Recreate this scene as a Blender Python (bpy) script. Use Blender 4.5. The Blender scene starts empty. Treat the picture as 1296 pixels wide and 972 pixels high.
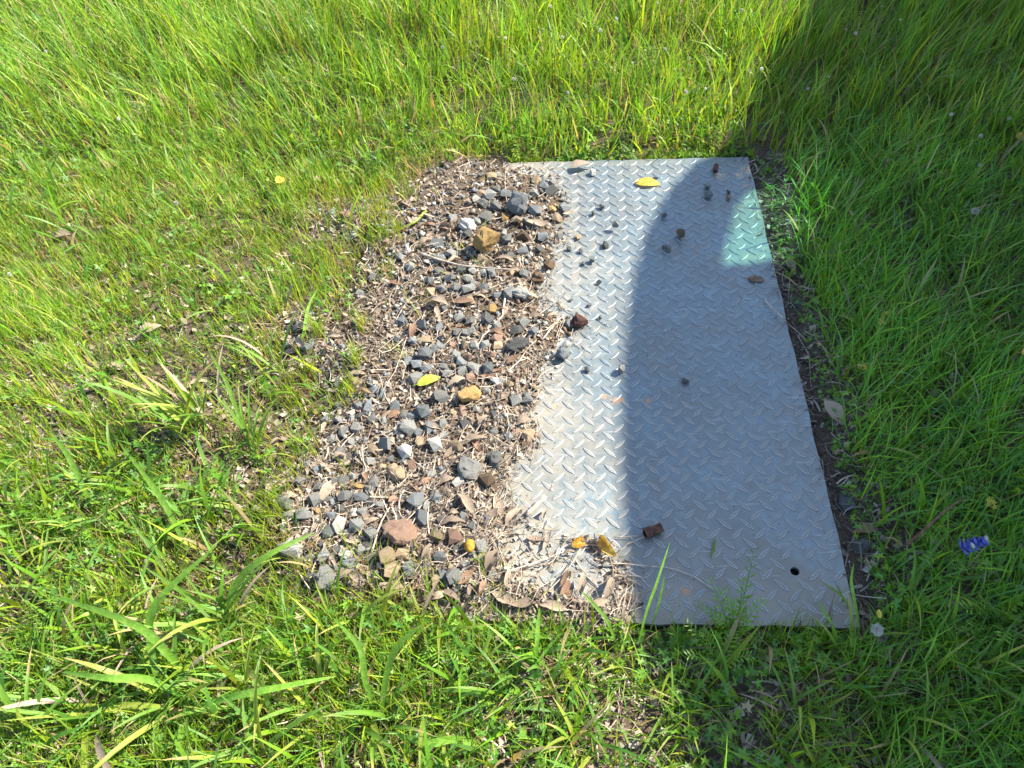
import bpy, bmesh, math, random
import numpy as np
from mathutils import Vector, Matrix, noise
random.seed(7); rng = np.random.default_rng(7)
S = bpy.context.scene; COL = S.collection
R_ = math.radians

# ------------------------------------------------------------------ camera
A = 0.0368                                   # spacing of the tread pattern, metres
ASP = 0.9688
CAM = Vector((-11.045*A, -14.589*A, 31.30*A))
PITCH, YAW, ROLL = R_(50.39), R_(-6.45), R_(-5.23)
F = 973.0; CX, CY = 648.0, 486.0
_f = Vector((math.sin(YAW)*math.cos(PITCH), math.cos(YAW)*math.cos(PITCH), -math.sin(PITCH)))
_r0 = Vector((math.cos(YAW), -math.sin(YAW), 0)); _u0 = _r0.cross(_f)
_r = _r0*math.cos(ROLL) + _u0*math.sin(ROLL); _u = _r.cross(_f)
cd = bpy.data.cameras.new('camera'); cam = bpy.data.objects.new('camera', cd); COL.objects.link(cam)
cd.sensor_width = 36; cd.lens = 27.03; cd.clip_start = 0.02; cd.clip_end = 500
cam.matrix_world = Matrix(((_r.x,_u.x,-_f.x,CAM.x),(_r.y,_u.y,-_f.y,CAM.y),(_r.z,_u.z,-_f.z,CAM.z),(0,0,0,1)))
S.camera = cam
def W(u, v, z=0.0):                          # point of the place seen at photo pixel u,v on height z
    d = _r*((u-CX)/F) - _u*((v-CY)/F) + _f
    return CAM + d*((z-CAM.z)/d.z)
def px(x, y, z=0.0):
    c = np.array([np.asarray(x)-CAM.x, np.asarray(y)-CAM.y, np.asarray(z)+0*np.asarray(x)-CAM.z])
    r, u, f = [k[0]*c[0]+k[1]*c[1]+k[2]*c[2] for k in (_r, _u, _f)]
    f = np.where(f < 0.05, 0.05, f)
    return CX+F*r/f, CY-F*u/f

# ------------------------------------------------------------------ light
SUN_EL, SUN_AZ = R_(43), R_(20)              # azimuth from +X towards +Y
sd = Vector((math.cos(SUN_EL)*math.cos(SUN_AZ), math.cos(SUN_EL)*math.sin(SUN_AZ), math.sin(SUN_EL)))
w = bpy.data.worlds.new('World'); S.world = w; w.use_nodes = True
nt = w.node_tree; bg = nt.nodes['Background']; sky = nt.nodes.new('ShaderNodeTexSky')
sky.sky_type = 'NISHITA'; sky.sun_disc = False; sky.sun_elevation = SUN_EL; sky.sun_rotation = R_(90)-SUN_AZ
sky.air_density = 1.0; sky.dust_density = 0.6; sky.ozone_density = 1.0
nt.links.new(sky.outputs[0], bg.inputs[0]); bg.inputs[1].default_value = 0.115
sl = bpy.data.lights.new('sun', 'SUN'); sl.energy = 4.8; sl.angle = R_(0.53); sl.color = (1, .93, .80)
so = bpy.data.objects.new('sun', sl); COL.objects.link(so); so.rotation_euler = sd.to_track_quat('Z', 'Y').to_euler()
S.view_settings.view_transform = 'Standard'; S.view_settings.look = 'None'
S.view_settings.exposure = 1.8; S.view_settings.gamma = 1

# ------------------------------------------------------------------ helpers
def tag(o, label=None, cat=None, group=None, kind=None):
    if label and len(label.split()) > 16: label = label.replace('medium ', '').replace('somewhat ', 'near, ').replace('stone left', 'stone left')
    for k, v in (('label', label), ('category', cat), ('group', group), ('kind', kind)):
        if v: o[k] = v
    return o
def link(name, me, mat=None, parent=None, loc=None):
    o = bpy.data.objects.new(name, me); COL.objects.link(o)
    if mat is not None and me is not None and not me.materials: me.materials.append(mat)
    if parent is not None: o.parent = parent
    if loc is not None: o.location = loc
    return o
def mesh(name, v, f, smooth=False):
    me = bpy.data.meshes.new(name); me.from_pydata([tuple(p) for p in v], [], f)
    if smooth: me.polygons.foreach_set('use_smooth', [True]*len(me.polygons))
    me.update(); return me
def fastmesh(name, v, tri, col=None, smooth=True):
    me = bpy.data.meshes.new(name); n = len(tri)
    me.vertices.add(len(v)); me.vertices.foreach_set('co', np.asarray(v, np.float32).ravel())
    me.loops.add(n*3); me.loops.foreach_set('vertex_index', np.asarray(tri, np.int32).ravel())
    me.polygons.add(n); me.polygons.foreach_set('loop_start', np.arange(0, n*3, 3, dtype=np.int32))
    if smooth: me.polygons.foreach_set('use_smooth', np.ones(n, bool))
    me.update(calc_edges=True)
    if col is not None:
        a = me.color_attributes.new('col', 'FLOAT_COLOR', 'POINT')
        c = np.ones((len(v), 4), np.float32); c[:, :3] = col; a.data.foreach_set('color', c.ravel())
    return me
def inpoly(u, v, poly):
    u = np.asarray(u, float); v = np.asarray(v, float); r = np.zeros(u.shape, bool); n = len(poly)
    for i in range(n):
        x1, y1 = poly[i]; x2, y2 = poly[(i+1) % n]
        if y1 == y2: continue
        c = ((y1 > v) != (y2 > v)) & (u < (x2-x1)*(v-y1)/(y2-y1)+x1); r ^= c
    return r
def polydist(u, v, poly):
    u = np.asarray(u, float); v = np.asarray(v, float); d = np.full(u.shape, 1e9); n = len(poly)
    for i in range(n):
        a = np.array(poly[i], float); b = np.array(poly[(i+1) % n], float); e = b-a
        t = np.clip(((u-a[0])*e[0]+(v-a[1])*e[1])/(e@e), 0, 1)
        d = np.minimum(d, np.hypot(u-a[0]-t*e[0], v-a[1]-t*e[1]))
    return d
_sd = {}
def sdist(u, v, poly):                       # signed distance, looked up in a table made once
    k = id(poly)
    if k not in _sd:
        gu, gv = np.meshgrid(np.arange(-300., 1640, 3), np.arange(-200., 1400, 3))
        _sd[k] = np.where(inpoly(gu, gv, poly), 1, -1)*polydist(gu, gv, poly)
    t = _sd[k]; a = np.clip((np.asarray(u, float)+300)/3, 0, t.shape[1]-2.001); b = np.clip((np.asarray(v, float)+200)/3, 0, t.shape[0]-2.001)
    i = a.astype(int); j = b.astype(int); fa = a-i; fb = b-j
    return (t[j, i]*(1-fa)+t[j, i+1]*fa)*(1-fb)+(t[j+1, i]*(1-fa)+t[j+1, i+1]*fa)*fb
_g = rng.random((64, 64))
def vn(x, y, s, o=0):                        # value noise, numpy
    x = np.asarray(x)*s+o*7.3+100; y = np.asarray(y)*s+o*3.1+100
    xi = np.floor(x).astype(int); yi = np.floor(y).astype(int); fx = x-xi; fy = y-yi
    fx = fx*fx*(3-2*fx); fy = fy*fy*(3-2*fy)
    g = lambda a, b: _g[a % 64, b % 64]
    return (g(xi, yi)*(1-fx)+g(xi+1, yi)*fx)*(1-fy)+(g(xi, yi+1)*(1-fx)+g(xi+1, yi+1)*fx)*fy

class NT:
    def __init__(s, name):
        s.m = bpy.data.materials.new(name); s.m.use_nodes = True; s.t = s.m.node_tree; s.t.nodes.clear()
        s.out = s.n('ShaderNodeOutputMaterial')
    def n(s, t, **k):
        x = s.t.nodes.new(t)
        for a, b in k.items():
            if a in x.inputs.keys() if isinstance(a, str) else False: x.inputs[a].default_value = b
            else: setattr(x, a, b)
        return x
    def l(s, a, b): s.t.links.new(a, b)
    def co(s, kind='Object'): return s.n('ShaderNodeTexCoord').outputs[kind]
    def noise(s, co, scale, detail=4, rough=.55):
        x = s.n('ShaderNodeTexNoise'); x.inputs['Scale'].default_value = scale; x.inputs['Detail'].default_value = detail
        x.inputs['Roughness'].default_value = rough; s.l(co, x.inputs['Vector']); return x.outputs['Fac']
    def ramp(s, fac, stops):
        x = s.n('ShaderNodeValToRGB'); e = x.color_ramp.elements
        while len(e) < len(stops): e.new(.5)
        for i, (p, c) in enumerate(stops):
            e[i].position = p; e[i].color = (*c, 1) if len(c) == 3 else c
        s.l(fac, x.inputs[0]); return x.outputs[0]
    def mix(s, fac, a, b, mode='MIX'):
        x = s.n('ShaderNodeMix'); x.data_type = 'RGBA'; x.blend_type = mode
        for sock, val in ((x.inputs[0], fac), (x.inputs[6], a), (x.inputs[7], b)):
            if hasattr(val, 'links'): s.l(val, sock)
            elif isinstance(val, (int, float)): sock.default_value = val
            else: sock.default_value = (*val, 1)
        return x.outputs[2]
    def math(s, op, a, b=0.0, clamp=False):
        x = s.n('ShaderNodeMath'); x.operation = op; x.use_clamp = clamp
        for sock, val in ((x.inputs[0], a), (x.inputs[1], b)):
            if hasattr(val, 'links'): s.l(val, sock)
            else: sock.default_value = val
        return x.outputs[0]
    def bump(s, h, dist, strength=1.0):
        x = s.n('ShaderNodeBump'); x.inputs['Distance'].default_value = dist; x.inputs['Strength'].default_value = strength
        s.l(h, x.inputs['Height']); return x.outputs[0]
    def bsdf(s, col, rough=.8, metal=0.0, normal=None, spec=.4):
        b = s.n('ShaderNodeBsdfPrincipled')
        for k, v in (('Base Color', col), ('Roughness', rough), ('Metallic', metal), ('Specular IOR Level', spec)):
            if hasattr(v, 'links'): s.l(v, b.inputs[k])
            else: b.inputs[k].default_value = (*v, 1) if isinstance(v, tuple) else v
        if normal is not None: s.l(normal, b.inputs['Normal'])
        return b.outputs[0]
    def done(s, sh): s.l(sh, s.out.inputs[0]); return s.m

# ------------------------------------------------------------------ materials
def m_soil():
    t = NT('soil'); co = t.co()
    n1 = t.noise(co, 9, 6); n2 = t.noise(co, 140, 5, .7); n3 = t.noise(co, 600, 3)
    c = t.ramp(n2, [(.3, (.03, .021, .015)), (.5, (.085, .06, .042)), (.72, (.19, .145, .105))])
    c = t.mix(t.math('MULTIPLY', n1, .6), c, (.10, .075, .053), 'MIX')
    c = t.mix(t.ramp(n3, [(.45, (0, 0, 0)), (.7, (1, 1, 1))]), c, (.24, .18, .12))
    return t.done(t.bsdf(c, .95, 0, t.bump(t.math('ADD', n2, n3), .006), .2))
def m_stone(name, a, b, c):
    t = NT(name); co = t.co(); ri = t.n('ShaderNodeObjectInfo').outputs['Random']
    n = t.noise(co, 70, 6, .65); n2 = t.noise(co, 380, 3, .6); n3 = t.noise(co, 22, 3)
    col = t.ramp(n, [(.3, a), (.52, b), (.75, c)])
    col = t.mix(t.ramp(n2, [(.55, (0, 0, 0)), (.75, (.5, .5, .5))]), col, c)
    col = t.mix(t.ramp(n3, [(.5, (0, 0, 0)), (.68, (.55, .55, .55))]), col, (.26, .20, .13))   # dry soil film
    v = t.math('ADD', t.math('MULTIPLY', ri, .7), .62)
    h = t.n('ShaderNodeHueSaturation'); t.l(col, h.inputs['Color']); t.l(v, h.inputs['Value'])
    return t.done(t.bsdf(h.outputs[0], .88, 0, t.bump(t.math('ADD', n, n2), .0022), .3))
STONE = {
 'g': m_stone('grey_stone', (.13, .135, .125), (.225, .23, .215), (.34, .335, .31)),
 'b': m_stone('bluish_stone', (.10, .115, .125), (.18, .20, .21), (.285, .305, .305)),
 'd': m_stone('dark_stone', (.06, .063, .06), (.12, .125, .12), (.21, .21, .195)),
 'w': m_stone('pale_stone', (.30, .30, .27), (.43, .42, .38), (.55, .54, .50)),
 't': m_stone('tan_stone', (.24, .17, .10), (.38, .28, .17), (.50, .40, .27)),
 'a': m_stone('amber_stone', (.24, .13, .045), (.46, .29, .10), (.58, .42, .20)),
 'r': m_stone('reddish_stone', (.20, .11, .075), (.33, .20, .14), (.42, .30, .22)),
 'm': m_stone('maroon_stone', (.05, .018, .014), (.13, .05, .038), (.22, .11, .085)),
 'n': m_stone('brown_stone', (.05, .03, .018), (.12, .075, .045), (.22, .15, .09)),
}
CNAME = {'g': 'grey', 'b': 'bluish grey', 'd': 'dark grey', 'w': 'pale grey', 't': 'tan', 'a': 'amber', 'r': 'reddish', 'm': 'maroon', 'n': 'brown'}
def m_leafy(name, transl=.45, rough=.5, attr=True, col=None, bright=1.0):
    t = NT(name)
    if attr:
        a = t.n('ShaderNodeAttribute'); a.attribute_name = 'col'; c = a.outputs['Color']
    else:
        co = t.co(); n = t.noise(co, 120, 4, .6); ri = t.n('ShaderNodeObjectInfo').outputs['Random']
        c = t.ramp(n, [(.3, col[0]), (.5, col[1]), (.72, col[2])])
        h = t.n('ShaderNodeHueSaturation'); t.l(c, h.inputs['Color']); t.l(t.math('ADD', t.math('MULTIPLY', ri, .6), .68), h.inputs['Value']); c = h.outputs[0]
    nb = t.noise(t.co(), 300, 3, .6)
    b = t.bsdf(c, rough, 0, t.bump(nb, .0008), .35)
    tr = t.n('ShaderNodeBsdfTranslucent'); t.l(t.mix(1.0, c, (1.25, 1.15, .6), 'MULTIPLY') if attr else c, tr.inputs[0])
    mx = t.n('ShaderNodeMixShader'); mx.inputs[0].default_value = transl; t.l(b, mx.inputs[1]); t.l(tr.outputs[0], mx.inputs[2])
    return t.done(mx.outputs[0])
M_GRASS = m_leafy('grass_blade', .48, .40)
M_LITTER = m_leafy('straw', .15, .8)
M_DRY = m_leafy('dry_leaf', .18, .8, False, ((.15, .105, .07), (.33, .25, .18), (.47, .385, .29)))
M_DRYD = m_leafy('brown_leaf', .15, .8, False, ((.10, .055, .03), (.22, .13, .08), (.36, .25, .17)))
M_YEL = m_leafy('yellow_leaf', .3, .6, False, ((.30, .17, .02), (.50, .34, .04), (.60, .46, .10)))
M_ORG = m_leafy('ochre_leaf', .25, .6, False, ((.16, .07, .01), (.40, .22, .02), (.55, .36, .07)))
M_LIME = m_leafy('lime_leaf', .35, .5, False, ((.22, .30, .03), (.40, .48, .05), (.55, .58, .12)))
M_GREEN = m_leafy('green_blade', .4, .4, False, ((.11, .23, .022), (.16, .31, .035), (.23, .38, .055)))
M_GREENY = m_leafy('yellow_green_blade', .4, .4, False, ((.20, .27, .02), (.29, .36, .04), (.42, .42, .08)))
M_TWIG = m_leafy('twig_bark', 0, .85, False, ((.22, .16, .12), (.38, .30, .23), (.52, .44, .36)))
M_BARK = m_leafy('rusty_bark', 0, .85, False, ((.03, .012, .008), (.10, .045, .028), (.20, .11, .07)))
M_WHITE = m_leafy('white_fluff', .4, .8, False, ((.45, .43, .38), (.6, .58, .53), (.7, .69, .65)))
M_BLUE = m_leafy('violet_petal', .3, .6, False, ((.05, .06, .30), (.09, .11, .46), (.18, .20, .58)))
M_YFLOW = m_leafy('yellow_petal', .3, .6, False, ((.25, .24, .02), (.42, .38, .04), (.5, .46, .1)))

def m_blade(name, a, b):
    t = NT(name); co = t.co(); ln = t.n('ShaderNodeVectorMath'); ln.operation = 'LENGTH'; t.l(co, ln.inputs[0]); ri = t.n('ShaderNodeObjectInfo').outputs['Random']
    mp = t.n('ShaderNodeMapping'); mp.inputs['Scale'].default_value = (2.5, 150, 2.5); t.l(co, mp.inputs[0])
    c = t.mix(t.ramp(t.noise(mp.outputs[0], 1.0, 3, .6), [(.35, (0, 0, 0)), (.65, (1, 1, 1))]), a, b)
    k = t.math('ADD', ln.outputs['Value'], t.math('MULTIPLY', t.math('SUBTRACT', t.noise(co, 14, 4), .5), .35)); k = t.math('ADD', k, t.math('MULTIPLY', t.math('SUBTRACT', ri, .5), .35))
    c = t.mix(t.ramp(k, [(.82, (0, 0, 0)), (.98, (.9, .9, .9))]), c, (.42, .30, .13))
    c = t.mix(t.ramp(k, [(.02, (.7, .7, .7)), (.22, (0, 0, 0))]), c, (.42, .44, .18))
    c = t.mix(t.ramp(t.noise(co, 60, 3, .6), [(.66, (0, 0, 0)), (.72, (.6, .6, .6))]), c, (.36, .30, .10))
    h = t.n('ShaderNodeHueSaturation'); t.l(c, h.inputs['Color']); t.l(t.math('ADD', t.math('MULTIPLY', ri, .5), .75), h.inputs['Value']); c = h.outputs[0]
    bs = t.bsdf(c, .38, 0, t.bump(t.noise(mp.outputs[0], 1.0, 3, .6), .004, .5), .45); tr = t.n('ShaderNodeBsdfTranslucent'); t.l(t.mix(1.0, c, (1.2, 1.1, .5), 'MULTIPLY'), tr.inputs[0])
    mx = t.n('ShaderNodeMixShader'); mx.inputs[0].default_value = .42; t.l(bs, mx.inputs[1]); t.l(tr.outputs[0], mx.inputs[2]); return t.done(mx.outputs[0])
M_BLADE = m_blade('broad_green_blade', (.10, .22, .022), (.19, .34, .045)); M_BLADEY = m_blade('broad_yellow_blade', (.22, .30, .03), (.36, .41, .07))
def m_plate(worn_glint=False):
    t = NT('galvanised_steel'); co = t.co()
    vor = t.n('ShaderNodeTexVoronoi'); vor.inputs['Scale'].default_value = 95; t.l(co, vor.inputs['Vector'])
    n1 = t.noise(co, 5, 5, .6); n2 = t.noise(co, 45, 6, .65); n3 = t.noise(co, 500, 3, .6)
    sep = t.n('ShaderNodeSeparateColor'); t.l(vor.outputs['Color'], sep.inputs[0])
    base = t.mix(t.math('MULTIPLY', sep.outputs[0], .6), (.148, .198, .212), (.212, .265, .272))
    base = t.mix(t.ramp(n2, [(.35, (0, 0, 0)), (.7, (.7, .7, .7))]), base, (.125, .15, .16))
    # dirt film: heavier towards the buried left side and the lower edge
    sx = t.n('ShaderNodeSeparateXYZ'); t.l(co, sx.inputs[0])
    gx = t.math('MULTIPLY', t.math('ADD', sx.outputs[0], .30), -3.2)
    gy = t.math('MULTIPLY', t.math('ADD', sx.outputs[1], -.10), -5.5)
    d = t.math('MAXIMUM', t.math('MAXIMUM', gx, gy), 0.0)
    d = t.math('ADD', t.math('MINIMUM', d, .75), t.math('MULTIPLY', t.math('SUBTRACT', n2, .5), 1.7))
    d = t.math('ADD', d, t.math('MULTIPLY', t.math('SUBTRACT', n1, .45), 1.3))
    dm = t.ramp(d, [(.12, (0, 0, 0)), (.75, (.85, .85, .85))])
    col = t.mix(dm, base, (.25, .22, .165))
    mud = t.ramp(t.math('ADD', t.noise(co, 7, 7, .72), t.math('MULTIPLY', t.noise(co, 60, 4, .7), .35)), [(.54, (0, 0, 0)), (.76, (.52, .52, .52))])
    col = t.mix(mud, col, (.15, .135, .11))
    strk = t.n('ShaderNodeMapping'); strk.inputs['Scale'].default_value = (14, 160, 1); strk.inputs['Rotation'].default_value = (0, 0, .5); t.l(co, strk.inputs[0])
    col = t.mix(t.ramp(t.noise(strk.outputs[0], 1.0, 3, .6), [(.62, (0, 0, 0)), (.68, (.35, .35, .35))]), col, (.42, .43, .43))
    fleck = t.ramp(t.noise(co, 210, 3, .7), [(.66, (0, 0, 0)), (.72, (1, 1, 1))])
    col = t.mix(t.math('MULTIPLY', fleck, .35), col, (.22, .19, .15))
    # rust bloom spots
    for (u, v, r) in [(778, 507, .011), (787, 506, .008), (764, 502, .008), (821, 507, .007), (867, 748, .01), (945, 215, .02), (935, 222, .014), (910, 222, .016), (945, 235, .01), (700, 515, .009)]:
        p = W(u, v); dn = t.n('ShaderNodeVectorMath'); dn.operation = 'DISTANCE'; dn.inputs[1].default_value = p; t.l(co, dn.inputs[0])
        dd = t.math('ADD', t.math('DIVIDE', dn.outputs['Value'], r), t.math('MULTIPLY', t.math('SUBTRACT', t.noise(co, 160, 4), .5), 2.6))
        k = t.ramp(dd, [(.35, (.75, .75, .75)), (.95, (0, 0, 0))])
        col = t.mix(k, col, (.42, .22, .10) if r < .012 else (.46, .33, .20))
    rough = t.math('ADD', t.math('MULTIPLY', n2, .22), .30, True)
    rough = t.math('ADD', rough, t.math('MULTIPLY', dm, .35), True)
    metal = t.math('SUBTRACT', .38, t.math('MULTIPLY', dm, .4), True)
    if worn_glint:                                 # rubbed lug flanks, with sky glints painted in as pale blue
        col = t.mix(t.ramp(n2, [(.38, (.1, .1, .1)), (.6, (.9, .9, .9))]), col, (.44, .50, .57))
    return t.done(t.bsdf(col, rough, metal, t.bump(t.math('ADD', n2, t.math('MULTIPLY', n3, .4)), .0012, .6), .5))
M_PLATE = m_plate(); M_WORN_GLINT = m_plate(True); M_WORN_GLINT.name = 'worn_glint_steel'; M_SOIL = m_soil()

# ------------------------------------------------------------------ ground
PX0, PX1, PY0, PY1 = -15.4*A, 1.0*A, -1.78*A, 31.0*A          # the steel plate
# photo outline of the bed of gravel and litter (reaches over the plate's left side)
BED = [(560,205),(640,200),(676,214),(700,226),(722,255),(712,285),(716,305),(692,338),(688,380),(738,412),(694,465),(672,520),(682,556),(650,590),(636,625),(664,668),(700,684),(752,690),(786,716),(802,760),(792,800),(700,792),(600,775),(520,765),(440,760),(370,750),(318,680),(325,610),(395,540),(430,500),(350,450),(352,400),(440,370),(465,310),(395,290),(395,262),(450,255),(500,240)]
THIN = [(640,655),(676,672),(722,688),(772,712),(784,745),(770,768),(720,758),(676,742),(648,728),(636,695)]   # plate shows through here
def gz(x, y):
    x = np.asarray(x, float); y = np.asarray(y, float); u, v = px(x, y)
    b = np.clip(sdist(u, v, BED)/38+.12, 0, 1); th = np.clip(sdist(u, v, THIN)/10+.5, 0, 1)
    n = vn(x, y, 9)-.5 + .5*(vn(x, y, 24, 1)-.5) + .3*(vn(x, y, 60, 2)-.5)
    inside = (x > PX0-.01) & (x < PX1+.006) & (y > PY0-.004) & (y < PY1+.01)
    nb = .006*(vn(x, y, 45, 3)-.5)+.004*(vn(x, y, 110, 4)-.5)
    bed = -.008+.021*b+nb-.04*th
    out = np.where(inside, -.022, -.010+.022*n)
    near = np.clip(1-np.hypot(np.maximum(np.maximum(PX0-x, x-PX1), 0), np.maximum(np.maximum(PY0-y, y-PY1), 0))/.08, 0, 1)
    out = np.where(inside, out, out*(1-near)+(-.020+.006*n)*near)
    k = np.clip(sdist(u, v, BED)/14+1, 0, 1)
    return out*(1-k)+bed*k
def on(x, y):                                 # height of whatever carries a loose piece there
    z = float(gz(np.array([x]), np.array([y]))[0])
    if PX0 < x < PX1 and PY0 < y < PY1: z = max(z, 0.0015)
    return z
def make_ground():
    xs = np.concatenate([[-80, -30, -12, -6], np.arange(-3.4, -.9, .03), np.arange(-.9, .3, .0085), np.arange(.3, 2.6, .03), [5, 12, 30, 80]])
    ys = np.concatenate([[-80, -30, -10, -4], np.arange(-1.2, -.2, .03), np.arange(-.2, 1.35, .0095), np.arange(1.35, 3.6, .04), [6, 12, 30, 80]])
    X, Y = np.meshgrid(xs, ys); Z = gz(X.ravel(), Y.ravel()); ny, nx = X.shape
    i = np.arange(ny*nx).reshape(ny, nx); a, b, c, d = i[:-1, :-1].ravel(), i[:-1, 1:].ravel(), i[1:, 1:].ravel(), i[1:, :-1].ravel()
    tri = np.concatenate([np.stack([a, b, c], 1), np.stack([a, c, d], 1)])
    o = link('ground', fastmesh('ground', np.stack([X.ravel(), Y.ravel(), Z], 1), tri), M_SOIL); tag(o, kind='structure')
make_ground()

# ------------------------------------------------------------------ steel plate
plate = link('steel_plate', None, loc=(0, 0, 0))
tag(plate, 'galvanised steel tread plate with a raised diamond pattern lying in the grass', 'steel plate')
def make_plate():
    bm = bmesh.new(); T = .0065
    hc = W(1006, 723); ns = 28
    outer = []
    for (x0, y0), (x1, y1) in zip([(PX0, PY0), (PX1, PY0), (PX1, PY1), (PX0, PY1)], [(PX1, PY0), (PX1, PY1), (PX0, PY1), (PX0, PY0)]):
        for k in range(24):
            t = k/24; x = x0+(x1-x0)*t; y = y0+(y1-y0)*t
            j = (.0012*math.sin(k*2.3+x0*40)+.0008*math.sin(k*5.1)) if k else 0
            outer.append((x+(j if x0 == x1 else 0), y+(j if y0 == y1 else 0)))
    outer = [(x+((y-PY0)/(PY1-PY0)*.44-.20)*A*((x-PX0)/(PX1-PX0)), y) for x, y in outer]
    vo = [bm.verts.new((x, y, 0)) for x, y in outer]
    vh = [bm.verts.new((hc.x+.0072*math.cos(2*math.pi*k/ns), hc.y+.0072*math.sin(2*math.pi*k/ns), 0)) for k in range(ns)]
    e = [bm.edges.new((vo[k], vo[(k+1) % len(vo)])) for k in range(len(vo))]+[bm.edges.new((vh[k], vh[(k+1) % ns])) for k in range(ns)]
    bmesh.ops.triangle_fill(bm, use_beauty=True, use_dissolve=False, edges=e)
    g = bmesh.ops.extrude_face_region(bm, geom=bm.faces[:])
    bmesh.ops.translate(bm, verts=[v for v in g['geom'] if isinstance(v, bmesh.types.BMVert)], vec=(0, 0, -T))
    bmesh.ops.recalc_face_normals(bm, faces=bm.faces)
    me = bpy.data.meshes.new('sheet'); bm.to_mesh(me); bm.free()
    link('sheet', me, M_PLATE, plate)
    # one raised lug: pointed oval with sloping flanks
    L, Wd, H = .425*A, .120*A, .0015
    def lug(sign):
        n = 7; o1 = []
        for k in range(2*n):
            t = (k % n)/n; s = 1 if k < n else -1
            x = (1-2*t)*s; wv = (1-x*x)*s if True else 0
            o1.append((x*L, wv*Wd))
        ca, sa = math.cos(R_(-44*sign)), math.sin(R_(-44*sign)); V = []
        for sc, sw, z in ((1, 1, -.0004), (.94, .76, H*.8), (.86, .56, H)):
            V += [(x*sc*ca-y*sw*sa, x*sc*sa+y*sw*ca, z) for x, y in o1]
        m = 2*n; Fc = []
        for r in (0, 1): Fc += [(r*m+k, r*m+(k+1) % m, (r+1)*m+(k+1) % m, (r+1)*m+k) for k in range(m)]
        Fc.append([2*m+k for k in range(m)]); return V, Fc
    la, lb = lug(1), lug(-1)
    ma, mb = mesh('raised_lug', *la, True), mesh('raised_lug_b', *lb, True)
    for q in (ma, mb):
        q.materials.append(M_PLATE); q.materials.append(M_WORN_GLINT)
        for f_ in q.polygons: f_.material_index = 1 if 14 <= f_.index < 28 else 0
    spots = []
    for j in range(-1, 33):
        for i in range(-16, 2):
            for t, ox, oy in ((0, 0, 0), (1, .5, -.5)):
                x, y = (i+ox)*A, (j+oy)*A*ASP
                if not (PX0+.006 < x < PX1-.002 and PY0+.012 < y < PY1-.006): continue
                if (Vector((x, y, 0))-hc).length < .020: continue
                u, v = px(x, y); vis = not bool(inpoly(u, v, BED)); spots.append((0 if vis else 1, -float(v), t, x, y))
    spots.sort(); rest = []
    for k, (_, _, t, x, y) in enumerate(spots):
        if k < 300:
            o = link('raised_lug', mb if t else ma, None, plate, (x, y, 0)); o.scale = (1, 1, random.uniform(.65, 1.1))
        else: rest.append((t, x, y))
    V, Fc = [], []
    for t, x, y in rest:
        v, f = (lb if t else la); b = len(V); V += [(p[0]+x, p[1]+y, p[2]) for p in v]; Fc += [[q+b for q in g] for g in f]
    me = mesh('raised_lugs_far', V, Fc, True); me.materials.append(M_PLATE); me.materials.append(M_WORN_GLINT)
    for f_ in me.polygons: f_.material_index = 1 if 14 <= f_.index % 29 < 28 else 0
    tag(link('raised_lug', me, M_PLATE, plate), kind='stuff')
make_plate()

# ------------------------------------------------------------------ label helpers
LAND = [('big amber stone', 615, 310), ('notched tan stone', 501, 597), ('round reddish stone', 507, 673), ('lime green leaf', 542, 484),
        ('ochre seed pod', 594, 691), ('ochre leaf', 768, 693), ('long grey branch', 580, 336), ('blocky tan stone', 594, 500),
        ('grey green stone', 410, 729), ('maroon stone', 733, 410), ('bright yellow leaf', 820, 231), ('white stone', 592, 286), ('bleached stick', 678, 640),
        ('half buried dark stone', 627, 583), ('largest dark stone', 654, 438), ('pale wedge stone', 661, 372), ('large bluish stone', 657, 263), ('slanting grey stone', 595, 594),
        ('tall left grass tuft', 318, 570), ('long arching blade tip', 400, 673), ('hole in the plate', 1006, 723), ('bark roll', 826, 675)]
def where(u, v):
    n, a, b = min(LAND, key=lambda l: (l[1]-u)**2+(l[2]-v)**2); dx, dy = u-a, v-b; d = math.hypot(dx, dy)
    far = 'just' if d < 22 else ('somewhat' if d < 42 else ('well' if d < 70 else 'far'))
    h = 'left' if dx < 0 else 'right'; vv = 'above' if dy < 0 else 'below'
    if abs(dx) > 2.2*abs(dy): s = f'{h} of'
    elif abs(dy) > 2.2*abs(dx): s = vv
    else: s = f'{vv} {h} of'
    return f'{far} {s} the {n}'

# ------------------------------------------------------------------ stones
def stone_mesh(seed, flat=.65, n=13, detail=0):
    r = random.Random(seed); bm = bmesh.new(); sx, sy, sz = 1, r.uniform(.68, .95), r.uniform(.5, .75)*flat/.65
    for k in range(n):
        a = math.acos(1-2*(k+.5)/n); b = k*2.39996+r.uniform(-.5, .5); q = r.uniform(.72, 1.12)
        bm.verts.new((sx*q*math.sin(a)*math.cos(b), sy*q*math.sin(a)*math.sin(b), sz*q*math.cos(a)))
    bmesh.ops.convex_hull(bm, input=bm.verts[:])
    for v in [v for v in bm.verts if not v.link_faces]: bm.verts.remove(v)
    if detail:
        bmesh.ops.bevel(bm, geom=bm.edges[:]+bm.verts[:], offset=.07, segments=1, affect='EDGES', profile=.5)
        bmesh.ops.triangulate(bm, faces=bm.faces[:])
        if detail > 1:
            bmesh.ops.subdivide_edges(bm, edges=bm.edges[:], cuts=1, use_grid_fill=True)
            for v in bm.verts:
                v.co += v.co.normalized()*(noise.noise(v.co*2.6+Vector((seed, 0, 0)))*.22)
    ctr = sum((v.co for v in bm.verts), Vector())/len(bm.verts)
    for v in bm.verts: v.co -= ctr
    bmesh.ops.recalc_face_normals(bm, faces=bm.faces)
    me = bpy.data.meshes.new('stone'); bm.to_mesh(me); bm.free(); return me
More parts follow.
